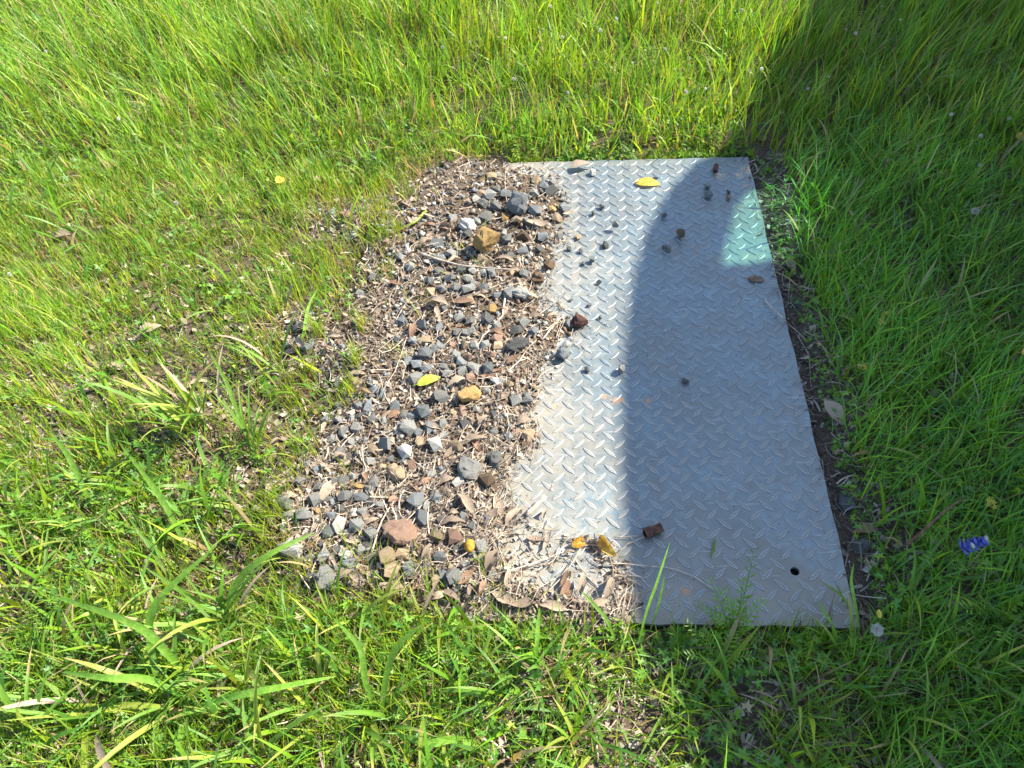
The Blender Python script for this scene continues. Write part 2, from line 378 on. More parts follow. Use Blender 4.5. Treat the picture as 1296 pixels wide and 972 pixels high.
VAR = [stone_mesh(k, n=random.choice((8, 9, 10, 12)), detail=0) for k in range(26)]
VARM = {}; leaf_late = []
def stone_var(k, c):
    if (k, c) not in VARM:
        m = VAR[k].copy(); m.materials.append(STONE[c]); VARM[(k, c)] = m
    return VARM[(k, c)]
PXM = lambda v: A/((v+875.)*.01871)          # metres per photo pixel on the ground at row v
used = []
def put_stone(u, v, s, c, label=None, group=None, me=None, big=False, sink=.2, tall=1.0, rz=None, name='stone'):
    r = s*PXM(v)*(.78 if s < 30 else .66); p = W(u, v)
    p = W(u, v, max(on(p.x, p.y), -.01)+r*.35)
    me = me or stone_var(random.randrange(26), c)
    o = link(name, me, None)
    o.scale = (r, r, r*tall); o.rotation_euler = (random.uniform(-.45, .45), random.uniform(-.45, .45), random.uniform(0, 6.28) if rz is None else rz)
    M = o.rotation_euler.to_matrix(); lo = min((M @ Vector((q.co.x*r, q.co.y*r, q.co.z*r*tall))).z for q in me.vertices)
    o.location = (p.x, p.y, on(p.x, p.y)-lo*(1-sink)-.0004)
    tag(o, label or f'{"large" if s > 19 else "small" if s < 12 else "medium"} {CNAME[c]} stone {where(u, v)}', 'stone', group)
    used.append((u, v, s)); return o
def special(u, v, s, c, label, seed, flat=.65, n=16, detail=2, tall=1.0, sink=.2, rz=None):
    if s < 16: detail = 1; n = 11; s *= .85
    m = stone_mesh(seed, flat, n, detail); m.materials.append(STONE[c])
    return put_stone(u, v, s, c, label, None, m, True, sink, tall, rz)
special(615, 310, 27, 'a', 'big upright amber stone at the upper left of the gravel, largest of its colour', 101, .9, tall=1.25, sink=.1)
special(594, 500, 25, 'a', 'blocky tan stone with a sunlit flat top in the middle of the gravel', 117, .8)
special(501, 597, 27, 't', 'flat tan stone with a notch lying among litter on the left of the gravel', 121, .45)
special(507, 673, 43, 'r', 'large round flat reddish stone, widest in the gravel bed', 130, .5, 22)
special(410, 729, 26, 'g', 'large grey green stone by the grass at the lower left of the gravel', 141, .9)
special(592, 286, 18, 'w', 'nearly white stone left above the big amber stone', 151)
special(733, 410, 16, 'm', 'dark maroon stone on the steel plate touching a grey one', 161, .8, sink=.02)
special(719, 411, 13, 'g', 'grey stone on the steel plate pressed against the maroon one', 162, .8, sink=.02)
special(713, 449, 17, 'b', 'lower of two grey stones casting long shadows on the sunlit plate', 163, .8, sink=.02)
special(717, 437, 14, 'w', 'upper of two grey stones casting long shadows on the sunlit plate', 164, .7, sink=.02)
special(787, 468, 13, 'g', 'grey stone sitting right on the shadow line of the plate', 165, .85, sink=.02)
special(779, 289, 10, 'g', 'lone grey pebble with a shadow on the upper sunlit plate', 166, .9, sink=.02)
special(897, 247, 13, 'b', 'lower of two grey stones in the shade at the top of the plate', 167, .7, sink=.02)
special(896, 235, 10, 'b', 'upper of two grey stones in the shade at the top of the plate', 168, .6, sink=.02)
special(862, 297, 15, 'n', 'brown ochre stone in the shade on the upper plate', 169, .8, sink=.02)
special(750, 219, 10, 'w', 'pale stone beside dry stalks at the upper plate edge', 170, .7, sink=.05)
special(762, 262, 8, 'd', 'small black stone near the top of the sunlit plate', 171, .9, sink=.02)
special(1074, 631, 22, 'b', 'flat slate grey stone in the bare soil right of the plate', 172, .35, sink=.35)
special(1092, 686, 24, 'd', 'dark flat stone under a brown leaf right of the plate', 173, .4, sink=.4)
special(1011, 383, 10, 'b', 'small bluish stone in the soil strip beside the plate bend', 174, .6)
special(668, 551, 17, 't', 'buff stone at the litter edge throwing a blue shadow on the plate', 175, .7, sink=.1)
special(654, 438, 25, 'd', 'largest dark grey stone on the litter edge of the plate', 176, .6)
special(661, 372, 20, 'w', 'pale wedge shaped stone leaning on the plate litter edge', 177, .6)
special(657, 263, 23, 'b', 'large bluish grey stone in the upper gravel', 178, .8)
special(595, 594, 27, 'g', 'long grey stone slanting out of the litter in the lower gravel', 179, .6)
special(627, 583, 22, 'd', 'dark stone half buried in straw near the plate edge', 180, .7)
special(681, 352, 16, 'n', 'brown stone with a tan side at the litter edge of the plate', 181, .9)
for u, v, s in ((751,270,6),(766,310,9),(735,318,6),(750,330,8),(738,334,5),(720,315,6),(731,300,8),(840,274,6),(922,250,6),(922,243,5),(846,316,6),(841,315,7),(723,379,5),(746,386,6),(760,402,5),(743,468,8),(867,482,8),(758,358,6),(790,515,0),(829,227,7),(680,379,5)):
    if not s: continue
    c = 't' if (u, v) in ((731,300), (922,250)) else 'd'
    p = W(u, v)
    put_stone(u, v, s, c, f'tiny {"tan" if c=="t" else "dark"} stone chip on the plate {where(u, v)}', None, sink=.02, tall=1.1)
LIST = '''619 244 18 w;641 246 16 b;628 239 12 g;659 249 11 t;677 245 13 g;688 238 14 b;698 244 15 d;699 232 10 g;677 228 13 t;628 263 18 g;639 273 14 a;699 264 11 a;714 263 15 b;704 275 14 t;616 275 15 d;604 280 12 g;592 297 14 d;661 299 18 n;641 304 16 g;687 299 14 b;708 299 11 d;662 317 15 b;682 316 10 d;646 324 13 g;696 335 14 n;663 348 14 g;648 346 8 t;623 346 14 g;609 224 10 g;623 227 12 t;631 224 10 g;592 366 17 g;577 365 14 g;560 366 13 g;544 368 16 t;544 355 12 b;600 359 10 g;612 367 12 b;622 391 15 a;663 408 14 g;674 421 14 b;654 418 14 d;629 415 14 g;629 427 16 r;614 438 13 g;601 438 14 w;630 439 13 t;589 421 13 g;578 421 11 g;597 421 12 g;573 433 10 r;589 437 12 t;581 401 14 g;596 406 15 g;555 437 16 b;539 450 15 b;550 443 12 b;576 449 12 g;590 451 13 r;601 466 19 g;583 459 14 b;584 470 14 g;620 450 12 r;562 464 14 g;566 474 13 g;540 466 14 b;528 462 14 b;525 478 18 g;628 481 14 w;634 483 10 w;645 488 10 t;661 483 9 w;615 494 12 g;595 479 13 r;676 490 9 t;695 403 8 r;559 504 20 d;536 521 18 b;517 543 20 g;529 548 14 b;552 563 20 w;513 573 19 w;531 561 14 t;588 538 14 d;625 525 14 d;625 545 12 g;652 505 17 g;667 505 14 g;585 521 12 r;573 523 11 t;644 552 10 w;616 609 18 n;581 609 15 w;527 634 20 b;522 590 12 r;512 526 12 g;429 516 12 g;429 533 12 g;413 531 14 g;451 543 14 g;466 516 16 b;500 514 15 b;484 497 12 b;437 499 12 g;488 563 20 g;469 584 14 w;439 629 18 d;458 631 17 b;468 619 14 g;398 633 16 g;405 617 13 g;362 637 20 g;454 616 12 a;389 590 12 g;473 612 16 g;366 653 17 g;383 653 18 g;403 648 8 a;420 654 14 b;428 665 17 w;432 645 12 d;452 664 19 g;448 649 11 w;470 676 18 g;369 696 26 w;393 705 13 g;410 705 16 g;437 703 16 w;442 713 18 b;456 698 12 g;393 730 16 d;490 705 24 t;497 721 20 t;510 701 18 t;519 720 17 b;424 720 10 g;534 656 20 b;354 754 16 g;609 691 18 g;557 705 18 b;575 729 21 g;551 735 15 t;575 679 20 r;553 679 19 t;437 273 15 r;421 270 12 b;1058 570 9 t;489 308 10 r;520 340 13 g;473 350 12 g;455 372 12 g;388 440 14 b;396 434 10 w;366 436 10 w;540 640 12 g;480 640 12 g;497 632 13 r;618 628 12 n;444 560 12 g;455 575 11 g'''
for q in LIST.split(';'):
    u, v, s, c = q.split(); u, v, s = float(u), float(v), float(s)
    put_stone(u, v, s, c, None)
# filler stones between them
CL = [(650,262,60,45),(570,440,70,40),(545,540,55,45),(430,650,75,40),(480,700,70,35),(620,400,55,60),(590,340,70,25),(440,520,60,30),(570,700,60,40),(470,590,90,50)]
cnt = 0
while cnt < 95:
    cx_, cy_, a, b = random.choice(CL); u = random.gauss(cx_, a*.6); v = random.gauss(cy_, b*.6)
    if not inpoly(u, v, BED) or polydist(u, v, BED) < 6: continue
    if inpoly(u, v, THIN) or (u > 640 and v > 480): continue
    s = random.uniform(10, 17)
    if any((u-a1)**2+(v-b1)**2 < (.40*(s+c1))**2 for a1, b1, c1 in used): continue
    put_stone(u, v, s, random.choice('gggbbbddtw'), None, sink=.35); cnt += 1
for k in range(14):
    u, v = random.uniform(200, 440), random.uniform(360, 660)
    leaf_late.append((u, v, random.uniform(14, 26), random.uniform(0, 6.28)))
# fine gravel and chips nobody could count
def fines():
    V, T, C = [], [], []; base = []
    for k in range(8):
        m = stone_mesh(300+k, n=7); base.append((np.array([v.co[:] for v in m.vertices]), [tuple(p.vertices) for p in m.polygons])); bpy.data.meshes.remove(m)
    pal = np.array([(.20,.20,.185),(.15,.17,.18),(.10,.105,.10),(.22,.165,.11),(.30,.285,.25),(.18,.115,.075),(.12,.085,.055)]); off = 0
    def add(u, v, s):
        nonlocal off
        p = W(u, v); bv, bf = random.choice(base); r = s*PXM(v)*.5; M = np.array(Matrix.Rotation(random.uniform(0, 6.28), 3, Vector((random.random(), random.random(), random.random()+.1)).normalized()))
        z = on(p.x, p.y); vv = bv@M.T*r; vv = vv+np.array([p.x, p.y, z-vv[:, 2].min()*.7]); V.append(vv)
        T.extend([tuple(q+off for q in f) for f in bf]); off += len(bv)
        C.append(np.repeat(pal[rng.integers(len(pal))][None]*rng.uniform(.7, 1.25), len(bv), 0))
    n = 0
    while n < 6500:
        u, v = random.uniform(330, 800), random.uniform(200, 790)
        d = float(sdist(u, v, BED))
        if d < 0: continue
        if inpoly(u, v, THIN) and random.random() < .93: continue
        if d < 14 and u > 640 and random.random() < .6: continue
        add(u, v, random.uniform(8, 12.5) if random.random() < .16 else random.uniform(2, 8)); n += 1
    n = 0
    while n < 420:                            # stray grit on the plate
        x = PX0+(PX1-PX0)*random.random(); y = PY0+(PY1-PY0)*random.random(); u, v = px(x, y)
        d = -float(sdist(u, v, BED))
        if d < 0 or random.random() > math.exp(-d/38)+.05: continue
        add(float(u), float(v), random.uniform(1.0, 2.6)); n += 1
    n = 0
    while n < 500:                            # soil strips beside the plate
        x = random.uniform(PX1, PX1+.07); y = random.uniform(PY0-.03, PY1+.03); u, v = px(x, y); add(float(u), float(v), random.uniform(1.5, 6)); n += 1
    me = fastmesh('fine_gravel', np.concatenate(V), T, np.concatenate(C), smooth=False)
    tag(link('fine_gravel', me, m_leafy('gravel_chip', 0, .9)), 'fine gravel chips and grit filling the gaps between the larger stones', 'gravel', None, 'stuff')
fines()

# ------------------------------------------------------------------ dry litter
def ribbon_mesh(P, wid, up=None, fold=0.0, name='blade', ov=None):
    """curved ribbon through points P (n,3) with half widths wid; ov = width direction"""
    P = np.asarray(P, float); n = len(P); T = np.gradient(P, axis=0); T /= np.linalg.norm(T, axis=1)[:, None]+1e-9
    sdir = np.cross(T, np.array([0, 0, 1.]) if up is None else up); L = np.linalg.norm(sdir, axis=1)[:, None]
    sdir = np.where(L > 1e-3, sdir/(L+1e-9), np.array([1., 0, 0])); nrm = np.cross(sdir, T)
    if ov is not None:
        sdir = sdir*math.cos(ov)+nrm*math.sin(ov); nrm = np.cross(sdir, T)
    wid = np.asarray(wid)[:, None]; V = np.stack([P-sdir*wid+nrm*wid*fold, P, P+sdir*wid+nrm*wid*fold], 1).reshape(-1, 3)
    Fc = []
    for k in range(n-1):
        for s in (0, 1): a = k*3+s; Fc.append((a, a+1, a+4, a+3))
    return V, Fc
def curl_leaf(seed, L=1.0, wd=.3, bend=.25, cup=.35, nu=6):
    r = random.Random(seed); V, Fc = [], []
    tw = r.uniform(-.7, .7); sh = r.uniform(.35, .6)
    for i in range(nu+1):
        t = i/nu; wv = wd*(math.sin(math.pi*min(1, max(0, t))**(.9 if sh > .45 else 1.2)))**.75*r.uniform(.88, 1.08)+(.012 if i in (0, nu) else 0)
        for j in (-1, 0, 1):
            y = j*wv; z = bend*4*t*(1-t)*(-1 if seed % 3 == 0 else 1)+cup*wd*(abs(j))*math.sin(math.pi*t)*r.uniform(.5, 1.4); a = tw*(t-.5)
            V.append(((t-.5)*L, y*math.cos(a)-z*math.sin(a)*.4, z*math.cos(a)+y*math.sin(a)))
    for i in range(nu):
        for j in (0, 1): a = i*3+j; Fc.append((a, a+1, a+4, a+3))
    return V, Fc
DL = {}
def leaf_obj(u, v, s, rz, seed, mat, name='dry_leaf', tilt=.35, label=None, cat='leaf', group=None, lift=.0, kw=None, matkey=None):
    key = (seed, mat.name)
    if key not in DL:
        me = mesh(name, *curl_leaf(seed, **(kw or dict(wd=random.uniform(.12, .26), bend=random.uniform(.03, .26), cup=random.uniform(.3, 1.3)))), True)
        me.materials.append(mat); DL[key] = me
    me = DL[key]; o = link(name, me)
    r = s*PXM(v); p = W(u, v); z0 = on(p.x, p.y); p = W(u, v, z0+.004)
    o.scale = (r, r, r); o.rotation_euler = (random.uniform(-tilt, tilt), random.uniform(-tilt, tilt)*.7, rz)
    M = o.rotation_euler.to_matrix(); lo = min((M @ (q.co*r)).z for q in me.vertices)
    o.location = (p.x, p.y, z0-lo+.0008+lift)
    return tag(o, label or f'{"narrow" if s < 17 else "broad" if s > 27 else "curled"} {"brown" if mat is M_DRYD else "tan"} leaf {where(u, v)}', cat, group)
leafpx = '''480 386 24 .2;478 384 14 1;555 386 30 -.4;586 382 30 -.2;604 388 18 .3;555 400 24 -1.2;540 372 18 .2;612 372 12 0;640 393 16 1.4;560 426 17 .1;628 424 22 -.3;580 487 30 .5;546 540 26 -.25;570 540 18 -.3;610 535 26 -1;500 605 22 -.8;590 640 36 -.9;540 610 24 .5;630 640 34 -1.3;650 655 28 .9;572 664 34 .1;556 684 26 .4;610 700 20 1.3;624 710 30 1.1;590 732 24 .8;570 755 30 -.5;546 755 24 .4;604 760 22 .3;640 760 40 -.5;665 765 34 .2;700 768 36 -.2;716 750 30 1.3;737 742 26 1.4;770 745 30 1.2;756 765 28 .4;690 650 14 1.3;678 681 22 .1;692 686 24 1.2;715 733 22 1.2;720 700 16 .2;640 676 20 .6;444 686 22 -.6;424 710 24 -1.1;436 733 30 .8;470 730 30 -1.2;395 690 18 .4;350 560 20 .7;360 615 24 .2;345 620 22 1.2;330 625 16 1.4;415 620 40 1.1;430 580 18 .1;460 500 22 0;480 470 14 .3;452 474 22 .1;386 418 26 -.6;375 440 24 -.5;366 430 20 .3;419 375 18 -1;500 360 18 -.1;543 235 12 .1;515 260 22 -.6;560 300 30 -1;540 310 20 .2;520 280 16 -.9;575 330 20 .5;600 310 14 .2;655 285 30 .1;680 285 26 .05;720 272 18 .6;640 330 24 -.3;672 378 18 .1;700 400 16 .3;650 455 20 .6;640 500 22 1.2;660 535 24 .3;600 560 34 .2;570 575 24 .9;620 655 26 .7;540 700 22 1.2;530 740 24 .9;500 745 26 .1;470 660 20 .4;566 610 20 .3;676 800 24 -1;690 793 22 -1.2;635 735 18 -1.4;610 745 20 1.3;585 655 16 0;700 712 14 1;760 705 14 .4'''
for k, q in enumerate(leafpx.split(';')):
    u, v, s, a = map(float, q.split())
    leaf_obj(u, v, s*1.12, a, random.randrange(22), M_DRYD if k % 7 == 3 else M_DRY, lift=random.uniform(0, .006))
n = 0
lused = []
while n < 120:
    u, v = random.uniform(330, 800), random.uniform(215, 785)
    if float(sdist(u, v, BED)) < 8 or (inpoly(u, v, THIN)) or (u > 690 and v < 600): continue
    if v < 600 and random.random() < .45: continue
    leaf_obj(u, v, random.uniform(12, 26), random.uniform(0, 6.28), random.randrange(22), M_DRY if random.random() < .72 else M_DRYD, tilt=.6, lift=random.uniform(0, .004)); n += 1
for u, v, s, a in leaf_late: leaf_obj(u, v, s, a, random.randrange(22), M_DRY, tilt=.5, lift=.006)
for k, (u, v, s, a, m, txt) in enumerate([
    (1000, 338, 26, -1.3, M_DRY, 'tan curled leaf in the soil strip beside the upper plate edge'),
    (987, 300, 18, .4, M_DRYD, 'brown leaf lodged between plate and grass at the upper right'),
    (962, 176, 20, -1.1, M_DRYD, 'purplish brown leaf in the shaded grass above the plate corner'),
    (905, 188, 22, -1.1, M_DRYD, 'rust brown leaf standing at the top edge of the plate'),
    (1054, 525, 40, -1.1, M_DRY, 'pale torn leaf in bare soil right of the plate'),
    (1100, 513, 22, .1, M_DRYD, 'brown leaf in shaded grass just right of the pale torn leaf'),
    (1094, 674, 34, .15, M_DRYD, 'brown leaf lying over a dark stone right of the plate'),
    (1082, 812, 34, 1.3, M_DRYD, 'dark curled leaf below the lower right corner of the plate'),
    (1115, 808, 22, .4, M_DRY, 'grey leaf under the white seed head'),
    (735, 212, 32, .08, M_DRY, 'long tan husk along the top edge of the plate'),
    (190, 425, 42, .65, M_DRY, 'pale leaf in thin grass left of the broad grass tufts'),
    (118, 492, 34, -.4, M_DRY, 'tan leaf on the ground in the left grass'),
    (78, 300, 30, .1, M_DRY, 'bleached leaf half hidden in the left lawn'),
    (262, 500, 20, .8, M_DRY, 'small tan leaf under the broad grass tuft'),
    (150, 465, 26, .1, M_DRY, 'tan leaf below the pale leaf in the left grass'),
    (86, 575, 26, .3, M_DRY, 'tan leaf beside weeds at the far left'),
    (1262, 253, 24, .2, M_DRY, 'tan leaf in the shaded grass at the right margin'),
    (1190, 372, 18, .5, M_DRYD, 'brown leaf in the clearing of the right grass'),
    (1284, 525, 22, .3, M_DRYD, 'rust brown leaf low in the right grass'),
    (1148, 235, 14, .1, M_DRY, 'small buff leaf glowing in the right grass'),
    (100, 918, 22, .2, M_DRY, 'buff leaf low among the bottom left blades'),
    (540, 915, 22, .3, M_DRY, 'small tan leaf in the dark gap of the bottom weeds')]):
    leaf_obj(u, v, s, a, 40+k, m, lift=.004, label=txt, kw=dict(wd=.24, bend=.1, cup=.6))
def fine_leaf(u, v, s, rz, mat, label, wd=.2, bend=.06, cup=.25, tilt=(0, 0), stalk=True, lift=.001):
    root = link('fallen_leaf', None); n, m = 12, 6; V, Fc = [], []
    r = random.Random(int(u)); L = s*PXM(v)
    for i in range(n+1):
        t = i/n; wv = wd*math.sin(math.pi*t**.85)**.7+(.004 if i in (0, n) else 0)
        for j in range(m+1):
            q = j/m*2-1; V.append(((t-.5)*L, q*wv*L, (bend*4*t*(1-t)+cup*wd*abs(q)**1.5*math.sin(math.pi*t)+.012*math.sin(9*t+3*q)+(.006 if j == m//2 else 0))*L))
    for i in range(n):
        for j in range(m): a = i*(m+1)+j; Fc.append((a, a+1, a+m+2, a+m+1))
    link('leaf_blade', mesh('leaf_blade', V, Fc, True), mat, root)
    if stalk:
        V, Fc = tube([(-.68*L, .02*L, .0), (-.55*L, 0, .02*L), (-.3*L, 0, bend*.8*L+.004*L), (.4*L, 0, bend*.5*L)], [.012*L, .012*L, .009*L, .003*L], 5)
        link('stalk', mesh('stalk', V, Fc, True), mat, root)
    p = W(u, v); z0 = on(p.x, p.y); p = W(u, v, z0+.005); root.rotation_euler = (tilt[0], tilt[1], rz)
    M = root.rotation_euler.to_matrix(); lo = min((M @ q.co).z for c in root.children for q in c.data.vertices)
    root.location = (p.x, p.y, z0-lo+lift); tag(root, label, 'leaf')
def tube(P, rad, ns=6):
    P = [Vector(p) for p in P]; V, Fc = [], []
    for i, p in enumerate(P):
        t = (P[min(i+1, len(P)-1)]-P[max(i-1, 0)]).normalized(); a = t.orthogonal().normalized() if abs(t.z) > .9 else t.cross(Vector((0, 0, 1))).normalized(); b = t.cross(a)
        for k in range(ns):
            q = 2*math.pi*k/ns; V.append(tuple(p+(a*math.cos(q)+b*math.sin(q))*rad[i]))
    for i in range(len(P)-1):
        for k in range(ns): Fc.append((i*ns+k, i*ns+(k+1) % ns, (i+1)*ns+(k+1) % ns, (i+1)*ns+k))
    Fc.append(list(range(ns))[::-1]); Fc.append([(len(P)-1)*ns+k for k in range(ns)]); return V, Fc
fine_leaf(820, 231, 34, -.08, M_YEL, 'bright yellow leaf lying at the top of the steel plate', .24, .05, .15, (.15, .05))
fine_leaf(769, 693, 42, -1.05, M_ORG, 'ochre yellow leaf propped on litter at the foot of the plate', .19, .05, .6, (.75, -.25), lift=.002)
fine_leaf(757, 690, 26, 1.9, M_DRYD, 'dark curled leaf standing beside the ochre yellow leaf', .22, .10, .7, (-.9, .2), lift=.002)
fine_leaf(732, 687, 22, .6, M_ORG, 'crumpled ochre leaf scrap left of the ochre yellow leaf', .3, .1, .9, (.4, .2))
fine_leaf(543, 484, 34, .45, M_LIME, 'lime green leaf lying on grey stones in the gravel', .22, .05, .3, (.1, .05), lift=.008)
fine_leaf(359, 241, 24, 1.45, M_YEL, 'yellow leaf caught upright in the left grass', .26, .03, .2, (.5, .3), lift=.03)
fine_leaf(1283, 484, 34, .1, M_YEL, 'yellow leaf in shaded grass at the right edge', .26, .05, .2, (.2, .1), lift=.085)
fine_leaf(957, 352, 23, -.12, M_DRYD, 'greyish brown fuzzy leaf flat on the shaded plate', .24, .03, .12, (.05, 0))
fine_leaf(1288, 182, 20, .4, M_YEL, 'small yellow leaf in the far right grass', .3, .05, .3, (.3, .2), lift=.02)

def dryweave():
    """straw, needles and crumbs: one uncountable mass"""
    pal = np.array([(.32,.25,.185),(.20,.15,.11),(.39,.325,.25),(.08,.06,.042),(.25,.19,.14),(.46,.40,.32)]); V, T, C = [], [], []; off = [0]
    def strips(x, y, ang, L, wd, curve, lift, lo):
        m = len(x); n = 4; t = np.linspace(-.5, .5, n)[None]; a = ang[:, None]+curve[:, None]*t
        X = np.cumsum(np.cos(a), 1)*L[:, None]/n; Y = np.cumsum(np.sin(a), 1)*L[:, None]/n
        X += (x-X.mean(1))[:, None]; Y += (y-Y.mean(1))[:, None]
        Z = gz(X.ravel(), Y.ravel()).reshape(X.shape); ins = (X > PX0) & (X < PX1) & (Y > PY0) & (Y < PY1); Z = np.where(ins, np.maximum(Z, .001), Z)+lift[:, None]*(1+t*rng.uniform(-1.5, 1.5, (m, 1)))
        nx, ny = -np.sin(a)*wd[:, None], np.cos(a)*wd[:, None]; r = wd[:, None]*rng.uniform(-.8, .8, (m, 1))
        v = np.stack([np.stack([X-nx, Y-ny, Z-r], 2), np.stack([X+nx, Y+ny, Z+r], 2)], 2).reshape(-1, 3); V.append(v)
        tl = np.array([q for k in range(n-1) for q in ((2*k, 2*k+1, 2*k+3), (2*k, 2*k+3, 2*k+2))])
        T.append((tl[None]+(np.arange(m)*2*n)[:, None, None]).reshape(-1, 3)+off[0]); off[0] += len(v)
        C.append(np.repeat(pal[rng.integers(6, size=m)]*rng.uniform(lo, 1.15, (m, 1)), 2*n, 0))
    def pick(n, f):
        U = np.empty(0); Vv = np.empty(0)
        while len(U) < n:
            u, v = rng.uniform(-60, 1350, 40000), rng.uniform(190, 1010, 40000); k = rng.random(40000) < f(u, v); U = np.r_[U, u[k]]; Vv = np.r_[Vv, v[k]]
        u, v = U[:n], Vv[:n]; d = [W(a, b) for a, b in zip(u, v)]; return np.array([q.x for q in d]), np.array([q.y for q in d])
    def dens(u, v):
        d = sdist(u, v, BED); k = np.clip((d+12)/22, 0, 1)*np.where(sdist(u, v, THIN) > 0, .10, 1)*np.where((v > 560) & (u > 520), 1, .5)
        return k*np.where((u > 600) & (u < 690) & (v > 320) & (v < 620), 1.4, 1)
    U = lambda a, b, n: rng.uniform(a, b, n)
    n = 4200; x, y = pick(n, lambda u, v: dens(u, v)*.7)
    strips(x, y, np.where(rng.random(n) < .5, U(0, 6.28, n), rng.normal(1.2, .5, n)), U(.02, .09, n), U(.00025, .0006, n), U(-1.2, 1.2, n), U(.001, .010, n), .7)
    n = 7500; x, y = pick(n, dens)           # crumbled leaf flakes
    strips(x, y, U(0, 6.28, n), U(.004, .013, n), U(.0012, .0034, n), U(-1, 1, n), U(.0005, .006, n), .45)
    n = 4500; x, y = pick(n, lambda u, v: np.where(u > 1000, .5, 1.))     # dead thatch under the lawn
    k = ~((x > PX0) & (x < PX1) & (y > PY0) & (y < PY1)); x, y = x[k], y[k]; n = len(x)
    strips(x, y, U(0, 6.28, n), U(.015, .07, n), U(.0004, .0012, n), U(-1.5, 1.5, n), U(.001, .014, n), .5)
    n = 8500; x, y = pick(n, lambda u, v: np.where(u > 1000, .25, np.where((u < 470) & (v > 330) & (v < 720), 1., .3)))     # leaf scraps under the lawn
    k = ~((x > PX0) & (x < PX1) & (y > PY0) & (y < PY1)); x, y = x[k], y[k]; n = len(x)
    strips(x, y, U(0, 6.28, n), U(.005, .02, n), U(.0015, .005, n), U(-1, 1, n), U(.001, .008, n), .45)
    n = 700; x, y = U(PX1-.004, PX1+.09, n), U(PY0-.06, PY1+.04, n)
    strips(x, y, U(0, 6.28, n), U(.01, .06, n), U(.0004, .0011, n), U(-1.5, 1.5, n), U(.001, .008, n), .35)
    me = fastmesh('dry_straw', np.concatenate(V), np.concatenate(T), np.concatenate(C), smooth=False)
    tag(link('dry_straw', me, M_LITTER), 'dry straw, needles and crumbled leaf scattered over the gravel bed and soil', 'straw', None, 'stuff')
dryweave()

# ------------------------------------------------------------------ twigs
def twig(pts, r0, label, mat=None, h=.006, name='twig', sub=None, r1=None, group=None):
    P = []
    for i in range(len(pts)-1):
        for k in range(3):
            t = k/3; P.append((pts[i][0]*(1-t)+pts[i+1][0]*t, pts[i][1]*(1-t)+pts[i+1][1]*t, (pts[i][2] if len(pts[i]) > 2 else h)*(1-t)+(pts[i+1][2] if len(pts[i+1]) > 2 else h)*t))
    P.append((pts[-1][0], pts[-1][1], pts[-1][2] if len(pts[-1]) > 2 else h)); Q = []
    for (u, v, hh) in P:
        g = W(u, v); z = on(g.x, g.y)+hh; Q.append(W(u+random.uniform(-.6, .6), v+random.uniform(-.6, .6), z))
    base = Q[0].copy(); Q = [q-base for q in Q]; n = len(Q); r1 = r1 or r0*.45
    V, Fc = tube(Q, [(r0+(r1-r0)*i/(n-1))*random.uniform(.88, 1.12) for i in range(n)], 7)
    o = link(name, mesh(name, V, Fc, True), mat or M_TWIG, None, base); tag(o, label, 'twig', group); return o
T = twig
T([(531,320,.012),(552,328,.012),(580,336,.013),(612,339,.012),(668,343,.008)], .0036, 'long grey branch lying across the upper gravel below the amber stone')
T([(666,652,.004),(680,638,.010),(690,628,.014)], .0042, 'thick bleached stick propped at the plate edge', r1=.0036)
T([(968,380,.004),(985,397,.007),(998,410,.01),(1023,433,.006)], .0017, 'thin brown twig poking over the right edge of the plate')
T([(1010,425,.006),(1024,450,.006),(1027,495,.004)], .0014, 'bent dry stem in the soil just right of the plate bend')
T([(1000,345,.01),(997,395,.006)], .0010, 'straight thin stem in the soil beside the upper right plate edge')
T([(680,762,.006),(712,730,.008),(735,695,.010)], .0013, 'dark stem slanting up to the ochre yellow leaf')
T([(640,724,.008),(680,711,.009),(716,697,.007)], .0011, 'long pale straw crossing the lower left of the plate')
T([(620,640,.006),(655,615,.006),(694,580,.003)], .0010, 'thin dark stem reaching from the litter onto the plate')
T([(752,716,.004),(785,713,.005),(820,716,.004),(850,719,.004),(880,730,.002),(907,749,.002)], .0013, 'long thin dark stem curving across the foot of the plate')
T([(777,680,.003),(800,679,.006),(815,676,.006)], .0008, 'fine straw joined to the bark roll', r1=.0008)
T([(783,698,.003),(795,688,.005),(815,680,.008)], .0008, 'second fine straw running down from the bark roll', r1=.0008)
T([(796,724,.003),(810,730,.004),(824,744,.002)], .0011, 'short pale stem in the shadow at the foot of the plate')
T([(725,705,.003),(738,722,.004),(757,740,.003)], .0013, 'black crooked twig on the lower left of the plate')
T([(657,695,.003),(665,690,.006),(673,703,.003)], .001, 'short black twig on the visible plate patch in the litter')
T([(686,430,.004),(703,410,.008),(713,400,.01)], .0016, 'pale stalk leaning up to the maroon stone')
T([(703,430,.003),(708,415,.006),(714,402,.01)], .0012, 'second pale stalk beside the grey stone on the plate')
T([(672,432,.003),(681,449,.003)], .0014, 'short black twig at the litter edge of the plate')
T([(727,434,.002),(733,438,.002),(736,441,.002)], .0008, 'tiny black twig on the sunlit plate')
T([(640,370,.006),(636,400,.008),(600,436,.006)], .0026, 'pale forked stick in the middle of the upper gravel')
T([(470,700,.006),(482,660,.01),(500,632,.008)], .0018, 'pale stem rising above the round reddish stone')
T([(500,672,.02),(525,648,.012),(545,630,.01)], .0012, 'thin straw crossing over the round reddish stone')
T([(450,488,.006),(456,520,.008),(461,550,.005)], .0017, 'upright bleached stem in the left gravel')
T([(520,410,.006),(500,470,.008),(478,505,.006)], .0015, 'long leaning straw left of the lime green leaf')
T([(480,430,.004),(530,415,.006),(566,392,.006)], .0014, 'long straw crossing the gravel above the lime green leaf')
